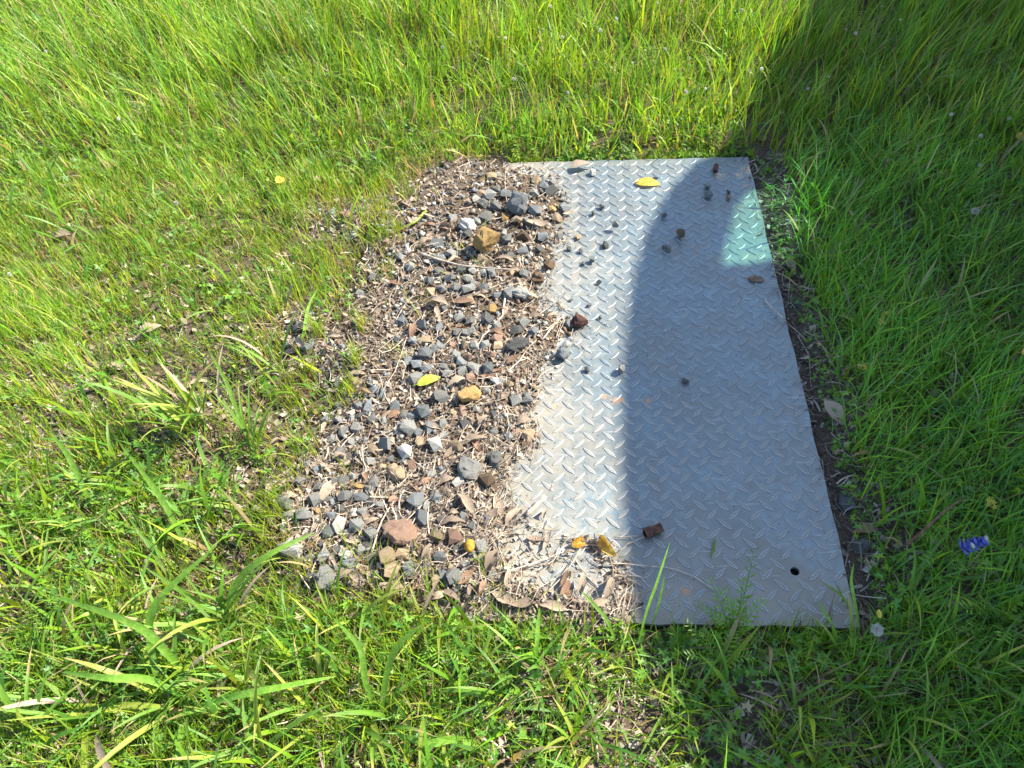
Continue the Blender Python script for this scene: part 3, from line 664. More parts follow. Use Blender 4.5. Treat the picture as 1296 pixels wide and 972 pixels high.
T([(480,545,.006),(520,580,.008),(545,600,.006)], .0011, 'fine pink brown stem left below the notched tan stone')
T([(555,720,.006),(590,700,.012),(612,682,.008)], .0013, 'pale stem below the ochre seed pod')
T([(545,690,.006),(541,660,.012),(543,640,.006)], .0014, 'curved bleached stem right of the round reddish stone')
T([(1148,690,.10),(1170,670,.12),(1195,648,.13),(1222,628,.14)], .0024, 'reddish brown stalk leaning through the shaded grass near the blue flower', M_BARK)
T([(370,680,.02),(300,730,.02),(262,752,.015)], .0014, 'yellow dead blade at the lower left gravel corner')
T([(430,440,.004),(460,436,.006),(520,445,.004)], .001, 'thin straw across the upper left litter')
for k in range(60):
    for _ in range(50):
        u, v = random.uniform(340, 780), random.uniform(230, 775)
        if float(sdist(u, v, BED)) > 14 and not inpoly(u, v, THIN) and not (u > 660 and v < 640): break
    a = random.uniform(0, 6.28) if k % 2 else random.gauss(-1.0, .5); L = random.uniform(18, 55)
    T([(u, v, random.uniform(.002, .01)), (u+L*.5*math.cos(a)+random.uniform(-4, 4), v+L*.45*math.sin(a)+random.uniform(-4, 4), random.uniform(.004, .014)), (u+L*math.cos(a), v+L*.9*math.sin(a), random.uniform(.002, .008))], random.uniform(.0007, .0015), f'{"short" if L < 32 else "long"} thin dry stem {where(u, v)}')

# bark roll, rusty cone and pod
def roll(u, v, L, r, rz, ry, label, mat, name, cat):
    root = link(name, None); V, Fc = [], []; n, m = 5, 12
    for wall, rr in ((0, 1.0), (1, .72)):
        for i in range(n+1):
            for k in range(m):
                a = 2*math.pi*k/m; q = rr*(1+.16*math.sin(3*a+i)+.08*math.sin(5*a))*r*(1-.12*i/n); V.append(((i/n-.5)*L, q*math.cos(a), q*math.sin(a)))
    w_ = (n+1)*m
    for i in range(n):
        for k in range(m):
            Fc.append((i*m+k, i*m+(k+1) % m, (i+1)*m+(k+1) % m, (i+1)*m+k)); Fc.append((w_+i*m+k, w_+(i+1)*m+k, w_+(i+1)*m+(k+1) % m, w_+i*m+(k+1) % m))
    for i in (0, n):
        for k in range(m): Fc.append((i*m+k, i*m+(k+1) % m, w_+i*m+(k+1) % m, w_+i*m+k))
    bpy.data.objects.remove(root); root = link(name, mesh(name, V, Fc, True), mat)
    p = W(u, v); root.location = (p.x, p.y, on(p.x, p.y)+r*.95+abs(math.sin(ry))*L*.4); root.rotation_euler = (.2, ry, rz); tag(root, label, cat)
roll(826, 675, .031, .0088, .45, 0, 'dark brown bark roll lying in the shade near the foot of the plate', M_BARK, 'bark_roll', 'bark')
roll(905, 217, .022, .0062, 1.35, -.25, 'small rusty brown husk standing at the top of the plate', M_BARK, 'seed_husk', 'husk')
def ball(name, u, v, r, zc, mat, label, cat, sc=(1, 1, 1), parent=None, bumps=.1):
    bm = bmesh.new(); bmesh.ops.create_icosphere(bm, subdivisions=3, radius=r)
    for q in bm.verts:
        q.co *= 1+bumps*noise.noise(q.co*(2.4/r)); q.co = Vector((q.co.x*sc[0], q.co.y*sc[1], q.co.z*sc[2]))
    me = bpy.data.meshes.new(name); bm.to_mesh(me); bm.free(); me.polygons.foreach_set('use_smooth', [True]*len(me.polygons))
    o = link(name, me, mat, parent)
    if parent is None: o.location = W(u, v, zc)
    if label: tag(o, label, cat)
    return o
_p = W(594, 691); ball('seed_pod', 594, 691, .0105, on(_p.x, _p.y)+.012, M_ORG, 'round ochre seed pod resting in straw in the lower gravel', 'seed pod', (.85, 1.1, .9))
_p = W(504, 392)

# ------------------------------------------------------------------ grass masses
def grass_mass(name, pts, h, wd, lean, az, bend, col_base, col_tip, label, cat='grass', seg=4):
    """pts (n,2) roots; all other arguments arrays of length n"""
    n = len(pts); t = np.linspace(0, 1, seg+1); z0 = gz(pts[:, 0], pts[:, 1])-.003
    ang = lean[:, None]+bend[:, None]*t[None]**1.3                     # angle from vertical along the blade
    dl = (h/seg)[:, None]
    X = np.concatenate([np.zeros((n, 1)), np.cumsum(np.sin(ang[:, :-1])*dl, 1)], 1); Z = np.concatenate([np.zeros((n, 1)), np.cumsum(np.cos(ang[:, :-1])*dl, 1)], 1)
    side = rng.normal(0, .10, n)[:, None]*h[:, None]*t[None]**2
    ca, sa = np.cos(az)[:, None], np.sin(az)[:, None]
    PX_ = pts[:, :1]+X*ca-side*sa; PY_ = pts[:, 1:2]+X*sa+side*ca; PZ = np.maximum(z0[:, None]+Z, z0[:, None]+.002)
    tw = rng.uniform(-1, 1, n)[:, None]+rng.normal(0, .6, n)[:, None]*t[None]
    wx, wy = np.cos(az[:, None]+np.pi/2+tw), np.sin(az[:, None]+np.pi/2+tw)
    prof = np.interp(t, [0, .25, .6, 1], [.6, 1, .8, .0])[None]*wd[:, None]/2
    verts = np.empty((n, 2*seg+1, 3), np.float32); cols = np.empty((n, 2*seg+1, 3), np.float32)
    for k in range(seg):
        for s in (0, 1):
            sg = -1 if s == 0 else 1
            verts[:, 2*k+s, 0] = PX_[:, k]+sg*wx[:, k]*prof[:, k]; verts[:, 2*k+s, 1] = PY_[:, k]+sg*wy[:, k]*prof[:, k]; verts[:, 2*k+s, 2] = PZ[:, k]
            cols[:, 2*k+s] = col_base+(col_tip-col_base)*min(1, t[k]*2.2)
    verts[:, -1] = np.stack([PX_[:, -1], PY_[:, -1], PZ[:, -1]], 1); cols[:, -1] = col_tip
    tl = []
    for k in range(seg-1): tl += [(2*k, 2*k+1, 2*k+3), (2*k, 2*k+3, 2*k+2)]
    tl.append((2*seg-2, 2*seg-1, 2*seg)); tl = np.array(tl)
    tri = (tl[None]+(np.arange(n)*(2*seg+1))[:, None, None]).reshape(-1, 3)
    tag(link(name, fastmesh(name, verts.reshape(-1, 3), tri, cols.reshape(-1, 3)), M_GRASS), label, cat, None, 'stuff')
CG = np.array([(.12,.23,.022),(.17,.28,.022),(.22,.31,.022),(.09,.20,.03),(.29,.33,.03),(.14,.25,.055)])
def cols(n, w_, dry=.04, vary=.22):
    w_ = np.array(w_, float); c = CG[rng.choice(len(CG), n, p=w_/w_.sum())]*rng.uniform(1-vary, 1+vary, (n, 1))*[1.03, 1.15, 1.0]
    c = c*rng.uniform(.92, 1.08, (n, 3)); d = rng.random(n) < dry; c[d] = np.array([.42, .33, .17])*rng.uniform(.6, 1.1, (d.sum(), 1)); return c
CLEAR = [(930,192),(968,185),(990,260),(1004,330),(1030,400),(1052,480),(1066,560),(1088,620),(1108,700),(1112,780),(1094,806),(1060,800),(940,800),(820,796),(800,790),(660,206),(700,204),(800,200),(880,195)]
def sample(n, box, dens):
    out = []; k = 0
    while k < n:
        m = 20000; x = rng.uniform(box[0], box[1], m); y = rng.uniform(box[2], box[3], m); u, v = px(x, y)
        inpl = (x > PX0-.008) & (x < PX1+.003) & (y > PY0-.002) & (y < PY1+.006)
        ok = (rng.random(m) < dens(x, y, u, v)) & ~inpl
        out.append(np.stack([x[ok], y[ok]], 1)); k += ok.sum()
    return np.concatenate(out)[:n]
sm = lambda a, lo, hi: np.clip((a-lo)/(hi-lo), 0, 1)
def base_w(u, v):                              # 0 in the bare bed and margins, 1 in the turf
    left = sm(560-u, 0, 60)*sm(v, 240, 300)*sm(760-v, 0, 40)
    b = sm(-sdist(u, v, BED), -6-40*left*(vn(u, v, .035, 22) > .45), 14+30*left); c = sm(-sdist(u, v, CLEAR), -3, 16); return b*c
clump = lambda x, y, s, o: vn(x, y, s, o)
# tall turf beyond the plate
d1 = lambda x, y, u, v: base_w(u, v)*sm(258-v+40*(vn(x, y, 6)-.5), 0, 50)*(.4+.6*(clump(x, y, 16, 5) > .35))
P = sample(64000, (-3.0, 2.2, .75, 3.1), d1); n = len(P); u, v = px(P[:, 0], P[:, 1])
far = sm(200-v, 0, 160)
cl = vn(P[:, 0], P[:, 1], 5, 8); c2 = vn(P[:, 0], P[:, 1], 13, 18); h = (rng.uniform(.022, .07, n)+np.maximum(far, .0)**.6*rng.uniform(.04, .15, n))*(.65+.7*c2); cl = vn(P[:, 0], P[:, 1], 5, 8)
az = np.where(u < 420, rng.normal(2.6, .8, n), np.where(u > 930, rng.normal(.5, .8, n), rng.uniform(0, 6.28, n)))
c = cols(n, (4, 5, 4, 3, 3, 2), .08)*(.85+.4*cl)[:, None]
grass_mass('tall_grass', P, h*1.08, rng.uniform(.0018, .0034, n)+.0032*(rng.random(n)<.25), np.where(c2 > .55, rng.uniform(0, .3, n), rng.uniform(.1, .75, n)), az+rng.normal(0, .6, n), rng.uniform(0, 1.0, n)**1.5*1.8, c*[1.25, .9, .8], c, 'tall bright green grass growing thickly beyond the gravel and the plate')
# turf on the right
d2 = lambda x, y, u, v: base_w(u, v)*sm(u, 985, 1030)*sm(v, 150, 260)*(.45+.55*(clump(x, y, 14, 6) > .4))
P = sample(42000, (.0, 2.2, -.75, 1.75), d2); n = len(P)
az = rng.normal(.6, 1.3, n); cl = vn(P[:, 0], P[:, 1], 6, 9)
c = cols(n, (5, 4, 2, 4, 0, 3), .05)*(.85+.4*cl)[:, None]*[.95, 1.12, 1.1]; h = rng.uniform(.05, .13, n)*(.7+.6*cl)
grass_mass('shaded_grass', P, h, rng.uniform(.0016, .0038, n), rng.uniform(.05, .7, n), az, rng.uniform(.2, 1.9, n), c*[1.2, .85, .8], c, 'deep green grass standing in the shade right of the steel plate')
# short thin lawn on the left
d3 = lambda x, y, u, v: np.maximum(base_w(u, v), .012)*(1-sm(u, 560, 700)*1.0)*sm(v, 130, 230)*(.4+.6*(clump(x, y, 22, 7) > .45))*(1-.6*sm(v, 360, 450)*(1-sm(v, 600, 700))*sm(u, 60, 260))
P = sample(125000, (-3.0, .0, -.75, 1.7), d3); n = len(P); u, v = px(P[:, 0], P[:, 1])
cl = vn(P[:, 0], P[:, 1], 7, 10); h = rng.uniform(.02, .06, n)*(.7+.7*cl)
c = cols(n, (3, 5, 4, 2, 3, 2), .12)*(.85+.35*cl)[:, None]
grass_mass('short_grass', P, h, rng.uniform(.0010, .0028, n), rng.uniform(0, .6, n), np.where(rng.random(n) < .55, rng.normal(2.2, .7, n), rng.uniform(0, 6.28, n)), rng.uniform(0, 1.2, n), c*[1.8, 1.0, 1.1], c, 'short yellow green lawn grass with litter showing between the blades', seg=3)
# grass along the bottom
d4 = lambda x, y, u, v: base_w(u, v)*sm(v, 740, 800)*(.2+.8*(clump(x, y, 20, 11) > .5))
P = sample(30000, (-1.9, 1.1, -1.0, -.02), d4); n = len(P); u, v = px(P[:, 0], P[:, 1])
cl = vn(P[:, 0], P[:, 1], 8, 12); h = rng.uniform(.03, .09, n)*(.7+.6*cl)
c = cols(n, (5, 4, 2, 3, 2, 2), .09)
grass_mass('front_grass', P, h, rng.uniform(.0012, .0034, n), rng.uniform(0, .9, n), rng.uniform(0, 6.28, n), rng.uniform(.1, 1.8, n), c*[1.3, .95, .9], c, 'mixed green grass along the near side of the steel plate')
# low growth lapping against the plate's far and near edges
m = 2600; x = rng.uniform(PX0+.02, PX1+.03, m); y = np.where(rng.random(m) < .55, rng.gamma(1.6, .014, m)+PY1+.003, PY0-.004-rng.gamma(1.5, .016, m)); P = np.stack([x, y], 1)
u, v = px(x, y); k = (vn(x, y, 30, 33) > .38) & (sdist(u, v, BED) < 4); P = P[k]; n = len(P); top_ = P[:, 1] > 0
grass_mass('edge_grass', P, rng.uniform(.012, .045, n)*np.where(top_, 1, 1.5), rng.uniform(.0012, .0028, n), rng.uniform(0, .6, n), rng.uniform(0, 6.28, n), rng.uniform(.1, 1.3, n), cols(n, (4, 4, 3, 3, 3, 1), .1)*.9, cols(n, (4, 4, 3, 3, 3, 1), .1), 'short grass pressed against the edges of the steel plate')
# wider blades between the weeds
d5 = lambda x, y, u, v: base_w(u, v)*(.15+.85*(clump(x, y, 9, 30) > .55))*np.where((u < 420) & (v > 560), 1.3, np.where(v > 740, .8, np.where(u > 1000, .8, np.where(v < 230, .7, .25))))
P = sample(14000, (-2.8, 1.9, -.85, 2.7), d5); n = len(P)
c = cols(n, (4, 4, 2, 4, 1, 4), .08)
grass_mass('broad_grass', P, rng.uniform(.05, .13, n), rng.uniform(.004, .0085, n), rng.uniform(.05, .9, n), rng.uniform(0, 6.28, n), rng.uniform(.2, 1.7, n), c*[1.4, 1.05, 1], c, 'broad bladed grass mixed into the turf and weeds', seg=5)
# few fine shoots in the bed
sh = []
for (u0, v0, r, k) in [(470,300,22,160),(485,270,18,110),(505,300,12,60),(420,250,26,120),(445,500,20,90),(462,420,10,70),(455,460,10,50),(408,430,8,60),(430,400,25,80),(490,350,14,40),(350,640,26,160),(335,690,24,150),(360,700,14,50),(450,745,60,220),(540,760,50,160),(395,560,25,60),(440,610,16,30),(330,560,30,90),(620,775,40,80),(370,600,26,120),(360,660,22,120),(345,440,26,140),(375,500,26,140),(425,330,28,150),(520,235,22,90),(395,470,16,70),(500,765,60,120),(380,735,24,120),(690,785,30,60),(505,455,10,14),(612,720,16,14),(800,800,10,8)]:
    for _ in range(k): q = W(random.gauss(u0, r*.5), random.gauss(v0, r*.6)); sh.append((q.x, q.y))
P = np.array(sh); P = P[~((P[:, 0] > PX0+.12) & (P[:, 1] > PY0) & (P[:, 1] < PY1))]; n = len(P)
c = cols(n, (1, 2, 5, 0, 6, 0), .14)
grass_mass('fine_shoots', P, rng.uniform(.02, .06, n), rng.uniform(.0010, .0020, n), rng.uniform(0, .4, n), rng.uniform(0, 6.28, n), rng.uniform(0, .7, n), c*[1.9, 1.0, 1], c, 'fine yellow green shoots coming up in tufts through the gravel')
# meadow beyond the frame
P = rng.uniform((-7, -4), (6, 8), (36000, 2)); keep = ~((P[:, 0] > -2.9) & (P[:, 0] < 2.1) & (P[:, 1] > -.95) & (P[:, 1] < 3.0)); P = P[keep]; n = len(P)
c = cols(n, (4, 4, 3, 3, 1, 1), .03)
grass_mass('meadow_grass', P, rng.uniform(.08, .2, n), rng.uniform(.004, .010, n), rng.uniform(0, .6, n), rng.uniform(0, 6.28, n), rng.uniform(.1, 1.2, n), c, c, 'meadow grass continuing all around the gravel bed and plate', seg=3)

# ------------------------------------------------------------------ low leafy weeds
def weeds(name, pts, size, h, colr, label, lobes=5, per=1):
    n = len(pts); V, T_, C = [], [], []; m = lobes*3+1
    rr = np.array([1.0, .62, .42]); ang = np.linspace(-2.3, 2.3, lobes*3-1)
    rad = np.array([(.55 if k % 3 == 0 else 1.0 if k % 3 == 1 else .5) for k in range(len(ang))])
    ox = rad*np.cos(ang); oy = rad*np.sin(ang); base = np.stack([np.r_[0, ox], np.r_[0, oy]], 1); m = len(base)
    az = rng.uniform(0, 6.28, n); tx = rng.normal(0, .45, n); ty = rng.normal(0, .45, n)
    z0 = gz(pts[:, 0], pts[:, 1])+h
    ca, sa = np.cos(az)[:, None], np.sin(az)[:, None]; bx = base[:, 0][None]*size[:, None]; by = base[:, 1][None]*size[:, None]
    X = bx*ca-by*sa; Y = bx*sa+by*ca; cup = rng.uniform(-.1, .35, n)[:, None]*np.hypot(bx, by)
    v = np.stack([pts[:, :1]+X, pts[:, 1:2]+Y, z0[:, None]+X*tx[:, None]+Y*ty[:, None]+cup], 2)
    tl = np.array([(0, k, k+1) for k in range(1, m-1)]); tri = (tl[None]+(np.arange(n)*m)[:, None, None]).reshape(-1, 3)
    c = np.repeat(colr[:, None], m, 1)
    tag(link(name, fastmesh(name, v.reshape(-1, 3), tri, c.reshape(-1, 3), False), M_GRASS), label, 'weeds', None, 'stuff')
dw = lambda x, y, u, v: base_w(u, v)*(.05+.95*(vn(x, y, 10, 20) > .52))*np.where(v > 560, 1, .35)*np.where((u > 1000) & (v < 600), .35, 1)
P = sample(26000, (-2.6, 1.6, -.85, 1.6), dw); n = len(P)
c = cols(n, (5, 4, 1, 3, 0, 4), .03)*[1.05, 1.05, 1.3]
weeds('ground_weeds', P, rng.uniform(.004, .011, n), rng.uniform(.002, .035, n), c, 'low lobed leafy weeds covering the ground between the grass blades')
P = sample(24000, (-2.6, 1.6, -.85, 1.6), lambda x, y, u, v: base_w(u, v)*(vn(x, y, 13, 24) > .5)*np.where(v > 400, 1, .3)*np.where(u < 150, 1.0, .7)); n = len(P)
weeds('clover', P, rng.uniform(.0025, .006, n), rng.uniform(.001, .022, n), cols(n, (4, 5, 3, 2, 1, 3), .05), 'tiny leaved clover and chickweed mat low under the grass', 3)
m = 2600; x = rng.uniform(PX0+.03, PX1+.02, m); y = np.where(rng.random(m) < .6, rng.gamma(1.8, .013, m)+PY1+.004, PY0-.006-rng.gamma(1.5, .016, m)); u, v = px(x, y); k = (vn(x, y, 26, 35) > .42) & (sdist(u, v, BED) < 6)
P = np.concatenate([np.stack([x, y], 1)[k], np.stack([PX1+.025+rng.gamma(1.5, .02, 700), rng.uniform(PY0, PY1, 700)], 1)]); n = len(P)
weeds('edge_weeds', P, rng.uniform(.003, .008, n), rng.uniform(.002, .018, n), cols(n, (5, 4, 1, 4, 0, 3), .06), 'tiny weeds growing along the edges of the steel plate')
# ------------------------------------------------------------------ broad grass tufts (each blade a part)
BM = {}; TUFTS = []
def blade_mesh(k, kind):
    key = (k, kind)
    if key not in BM:
        r = random.Random(900+k); n = 9; t = np.linspace(0, 1, n); th = .05+r.uniform(0, .25)+r.uniform(.3, 1.5)*t**1.6
        X = np.r_[0, np.cumsum(np.sin(th[:-1]))]/(n-1); Z = np.r_[0, np.cumsum(np.cos(th[:-1]))]/(n-1); Y = r.uniform(-.12, .12)*t**2
        V, Fc = ribbon_mesh(np.stack([X, Y, Z], 1), np.interp(t, [0, .15, .45, .8, 1], [.012, .021, .026, .016, .0005]), up=np.array([0, 0, 1.]) if False else np.array([-1., 0, .2]), fold=.35)
        me = mesh('blade', V, Fc, True); me.materials.append({'g': M_BLADE, 'y': M_BLADEY, 'd': M_DRY}[kind]); BM[key] = me
    return BM[key]
def tuft(u, v, nb, hmin, hmax, label, spread=.5, wide=1.0, yel=.3, dry=.06, face=None):
    nb = int(nb*1.35); wide *= .85
    p = W(u, v); root = link('grass_tuft', None, None, None, (p.x, p.y, float(gz(p.x, p.y))-.004)); tag(root, label, 'grass tuft', None); TUFTS.append(root)
    for k in range(nb):
        q = random.random(); me = blade_mesh(random.randrange(14), 'd' if q < dry else 'y' if q < dry+yel else 'g')
        o = link('blade', me, None, root); s = random.uniform(hmin*.6, hmax)
        az = random.uniform(0, 6.28) if face is None else random.gauss(face, 1.1)
        o.scale = (s, s*wide*random.uniform(.8, 1.2), s); o.rotation_euler = (random.uniform(-.15, .15), random.uniform(0, spread), az); o.location = (random.gauss(0, .014), random.gauss(0, .014), 0)
    return root
tuft(243, 542, 20, .12, .22, 'tall broad bladed grass tuft in thin lawn left of the gravel', .35)
tuft(262, 532, 12, .10, .19, 'smaller broad grass tuft touching the tall tuft on its right', .35)
tuft(318, 570, 14, .08, .15, 'upright grass tuft at the left edge of the litter', .35)
tuft(342, 470, 14, .08, .15, 'spreading grass tuft above the upright tuft by the litter', .6)
tuft(355, 395, 6, .06, .11, 'thin leaning grass tuft at the upper left of the litter', .5)
tuft(130, 470, 8, .06, .13, 'low spreading grass tuft in the left lawn', .9)
tuft(285, 795, 20, .11, .19, 'broad grass tuft with a long blade bending over the gravel corner', .45, 1.1)
tuft(225, 880, 22, .13, .23, 'largest broad bladed grass tuft sprawling at the lower left', .95, 1.2)
tuft(120, 900, 14, .12, .20, 'broad bladed tuft left of the largest sprawling tuft', .9, 1.1)
tuft(30, 930, 12, .10, .19, 'broad bladed tuft in the bottom left corner', .8, 1.1)
tuft(215, 730, 10, .08, .15, 'grass tuft among weeds above the largest sprawling tuft', .6)
tuft(100, 680, 10, .08, .15, 'grass tuft in the weeds near the left edge', .7)
tuft(40, 600, 10, .08, .15, 'long bladed tuft at the left edge of the lawn', .6)
tuft(150, 610, 8, .08, .15, 'tuft with one long arching blade in the left lawn', .7)
tuft(10, 790, 10, .08, .16, 'tuft in dense weeds at the far left margin', .8)
tuft(325, 960, 12, .09, .17, 'broad tuft at the bottom edge right of the largest tuft', .8, 1.1)
tuft(475, 915, 14, .08, .16, 'broad leaved tuft in the middle of the bottom edge', .7, 1.2)
tuft(420, 800, 9, .05, .10, 'short leafy tuft just below the lower left gravel', .6)
tuft(385, 790, 7, .05, .10, 'short tuft at the gravel corner beside the leafy one', .6)
tuft(595, 860, 9, .05, .10, 'small upright tuft below the litter', .4)
tuft(655, 880, 12, .06, .12, 'spiky tuft below the visible foot of the plate', .5)
tuft(680, 820, 6, .05, .11, 'narrow tuft touching the litter below the plate', .3)
tuft(785, 850, 8, .05, .11, 'tuft with yellowing blades under the shadow line', .5, yel=.6)
tuft(730, 930, 12, .06, .13, 'leafy tuft at the bottom edge left of the shadow', .8, 1.3)
tuft(860, 900, 10, .06, .13, 'tuft half in shadow at the bottom edge', .8)
tuft(1055, 810, 9, .06, .11, 'dark green tuft touching the lower right plate corner', .35)
tuft(1095, 790, 4, .07, .12, 'few blades rising beside the lower right plate corner', .2)
tuft(1000, 900, 12, .05, .12, 'curled tuft in shade below the plate', 1.0)
tuft(1150, 900, 14, .07, .14, 'shaded tuft in the lower right grass', .9)
tuft(1240, 850, 14, .08, .15, 'shaded tuft at the lower right margin', .8)
tuft(1200, 600, 14, .07, .14, 'deep green tuft left above the blue flower', .8)
tuft(1090, 430, 12, .07, .13, 'deep green tuft beside the yellow flower stalk', .6)
tuft(1060, 280, 14, .08, .15, 'bright tuft catching light right of the upper plate', .45)
tuft(1110, 215, 14, .09, .16, 'tall tuft in the shaded grass at the upper right', .5)
tuft(1160, 130, 14, .09, .18, 'tall tuft in the top right grass', .5)
tuft(1230, 330, 12, .07, .14, 'shaded tuft near the right margin', .7)
tuft(1010, 210, 10, .06, .13, 'grass tuft at the upper right corner of the plate', .5)
tuft(480, 225, 8, .05, .12, 'thin tuft leaning over the top of the gravel', .6)
tuft(520, 255, 7, .05, .10, 'pale green tuft spreading on the upper litter', 1.0)
tuft(100, 80, 12, .08, .15, 'broad tuft among fine grass at the upper left', .5)
tuft(190, 190, 12, .08, .15, 'dark green tuft in the upper left lawn', .5)
tuft(255, 290, 10, .07, .12, 'dark spreading tuft in the middle of the left lawn', .8)
for k, (u, v, txt) in enumerate([(400,430,'upper of two thin tufts growing in the left litter'),(388,565,'lower of two thin tufts growing in the left litter'),(455,470,'wispy tuft of fine blades left of the lime green leaf'),(475,310,'wispy yellow green tuft at the upper left of the gravel'),
        (300,640,'grass tuft in weeds at the left edge of the gravel'),(340,705,'yellowish tuft at the lower left gravel edge'),(455,775,'leafy tuft touching the bottom of the gravel'),(545,790,'bushy tuft at the bottom edge of the gravel'),(370,350,'fine tuft in the lawn above the left litter'),(430,262,'fine tuft at the top left corner of the gravel'),
        (180,820,'arching tuft between the lower left weeds'),(320,880,'dense green tuft below the gravel corner'),(75,760,'tuft of long blades left of the lobed weed'),(400,900,'low tuft between the bottom broad tufts'),(560,900,'leafy tuft under the wide flat blade')]):
    tuft(u, v, 14, .04, .09 if v < 760 else .15, txt, .45 if v < 700 else .7, .7 if v < 760 else 1.1, yel=.5)
# single blades seen crossing other things: base px, mid px, tip px with heights
def lone_blade(pts, wd, label, mat=M_GREEN, name='grass_blade', group=None):
    Q = []
    for (u, v, z) in pts: Q.append(W(u, v, z))
    a = Q[0]; n = 12; P = []
    for i in range(n):
        t = i/(n-1); k = t*(len(Q)-1); j = min(int(k), len(Q)-2); f = k-j
        p0, p1, p2, p3 = Q[max(j-1, 0)], Q[j], Q[j+1], Q[min(j+2, len(Q)-1)]
        P.append(.5*((2*p1)+(p2-p0)*f+(2*p0-5*p1+4*p2-p3)*f*f+(3*p1-p0-3*p2+p3)*f**3)-a)
    t = np.linspace(0, 1, n); V, Fc = ribbon_mesh(np.array([p[:] for p in P]), np.interp(t, [0, .2, .55, .85, 1], [.45, .85, 1, .6, .02])*wd/2, up=-np.array(_f[:])+np.array([.2, .1, 0]), fold=.25)
    near = min(TUFTS, key=lambda r_: (r_.location-a).length)
    if (near.location-a).length < .05:
        o = link('blade', mesh('blade', V, Fc, True), mat, near, a-near.location); tag(o, label)
    else:
        o = link('grass_shoot', mesh('grass_shoot', V, Fc, True), mat, None, a); tag(o, label, 'grass')
lone_blade([(283,790,0),(298,740,.06),(335,705,.10),(400,673,.09)], .011, 'long green blade arching right over the gravel corner')
lone_blade([(248,868,0),(215,830,.05),(170,790,.10),(60,752,.10)], .013, 'broad blade bending left from the largest lower left tuft')
lone_blade([(245,890,0),(190,860,.05),(140,858,.08),(75,850,.06)], .012, 'broad blade lying left across the lower left weeds')
lone_blade([(205,880,0),(190,810,.06),(200,760,.12),(275,690,.17)], .012, 'broad upright blade crossing above the lower left tuft')
lone_blade([(225,905,0),(280,885,.05),(340,872,.07),(430,855,.04)], .011, 'long blade lying right along the bottom left weeds')
lone_blade([(330,590,0),(300,520,.06),(285,480,.09),(262,440,.12)], .008, 'slanting blade crossing the thin lawn left of the litter')
lone_blade([(240,700,0),(215,650,.05),(190,610,.08),(150,560,.10)], .010, 'wide arching blade above the lower left tufts')
lone_blade([(120,650,0),(105,615,.04),(85,575,.08),(62,545,.10)], .010, 'wide blade in the weeds at the left')
lone_blade([(482,905,0),(490,850,.06),(505,815,.10),(535,790,.12)], .010, 'upright broad blade below the gravel')
lone_blade([(475,900,0),(462,860,.05),(455,820,.09),(420,780,.12)], .009, 'broad blade leaning left below the gravel')
lone_blade([(620,945,0),(575,935,.03),(540,940,.04),(490,925,.03)], .012, 'wide flat blade along the bottom edge')
lone_blade([(630,880,0),(610,878,.02),(585,872,.04),(555,875,.03)], .011, 'wide grey green blade lying below the litter')
lone_blade([(678,850,0),(679,820,.04),(681,790,.06),(683,768,.08)], .007, 'single green blade standing against the litter below the plate')
lone_blade([(808,815,0),(818,775,.05),(832,735,.09),(848,686,.13)], .0045, 'thin straight blade rising across the foot of the plate')
lone_blade([(822,800,0),(832,770,.03),(838,745,.05),(841,728,.07)], .004, 'fine blade beside the straight blade at the foot of the plate')
lone_blade([(780,815,0),(768,785,.04),(752,765,.05),(735,748,.06)], .006, 'green blade leaning left over the litter at the plate foot')
lone_blade([(791,815,0),(790,790,.02),(789,770,.05),(795,735,.07)], .004, 'dead brown blade at the foot of the plate on the shadow line', M_DRY)
lone_blade([(1088,795,0),(1082,765,.04),(1077,735,.06),(1081,712,.09)], .006, 'green blade standing on the right edge of the plate')
lone_blade([(1060,815,0),(1053,790,.03),(1043,775,.04),(1036,760,.06)], .005, 'green blade leaning over the lower right of the plate')
lone_blade([(905,680,.004),(903,695,.003),(900,707,.003)], .004, 'short yellow green blade scrap on the shaded plate', M_GREENY)
lone_blade([(700,612,.002),(698,617,.002),(696,621,.002)], .002, 'tiny straw scrap on the sunlit plate', M_DRY)
lone_blade([(550,262,.0),(538,268,.02),(523,282,.03),(483,298,.01)], .006, 'pale green blade crossing the upper litter', M_GREENY)
lone_blade([(375,450,0),(385,420,.03),(390,390,.05),(402,365,.07)], .007, 'green blade at the upper left litter edge')

# feathery plant creeping over the plate foot
def feather(u, v, pts, label, mat=M_GREEN, L=.008, hh=.06):
    root = link('feathery_weed', None, None, None, W(u, v, -.02)); b = root.location.copy()
    tag(root, label, 'weed')
    for (tu, tv, z) in pts:
        tip = W(tu, tv, z)-b; P = [tip*t+Vector((0, 0, .02*math.sin(3.1*t))) for t in (0, .25, .5, .75, 1)]
        st = link('stem', mesh('stem', *tube(P, [.0011, .001, .0008, .0006, .0003], 5), True), mat, root)
        V, Fc = [], []
        for k in range(14):
            t = .25+.75*k/13; i = min(int(t*4), 3); f = t*4-i; c = P[i]*(1-f)+P[i+1]*f; d = (P[i+1]-P[i]).normalized()
            s = d.cross(Vector((0, 0, 1))).normalized()*(1 if k % 2 else -1); l = L*(1.1-.55*t)*random.uniform(.8, 1.2)
            e = c+s*l+d*l*.7+Vector((0, 0, random.uniform(-.2, .5)*l)); w2 = d*l*.2; q = len(V)
            V += [tuple(c), tuple((c+e)/2+w2), tuple(e), tuple((c+e)/2-w2)]; Fc.append((q, q+1, q+2, q+3))
        link('leaflet', mesh('leaflet', V, Fc), mat, root)['kind'] = 'stuff'
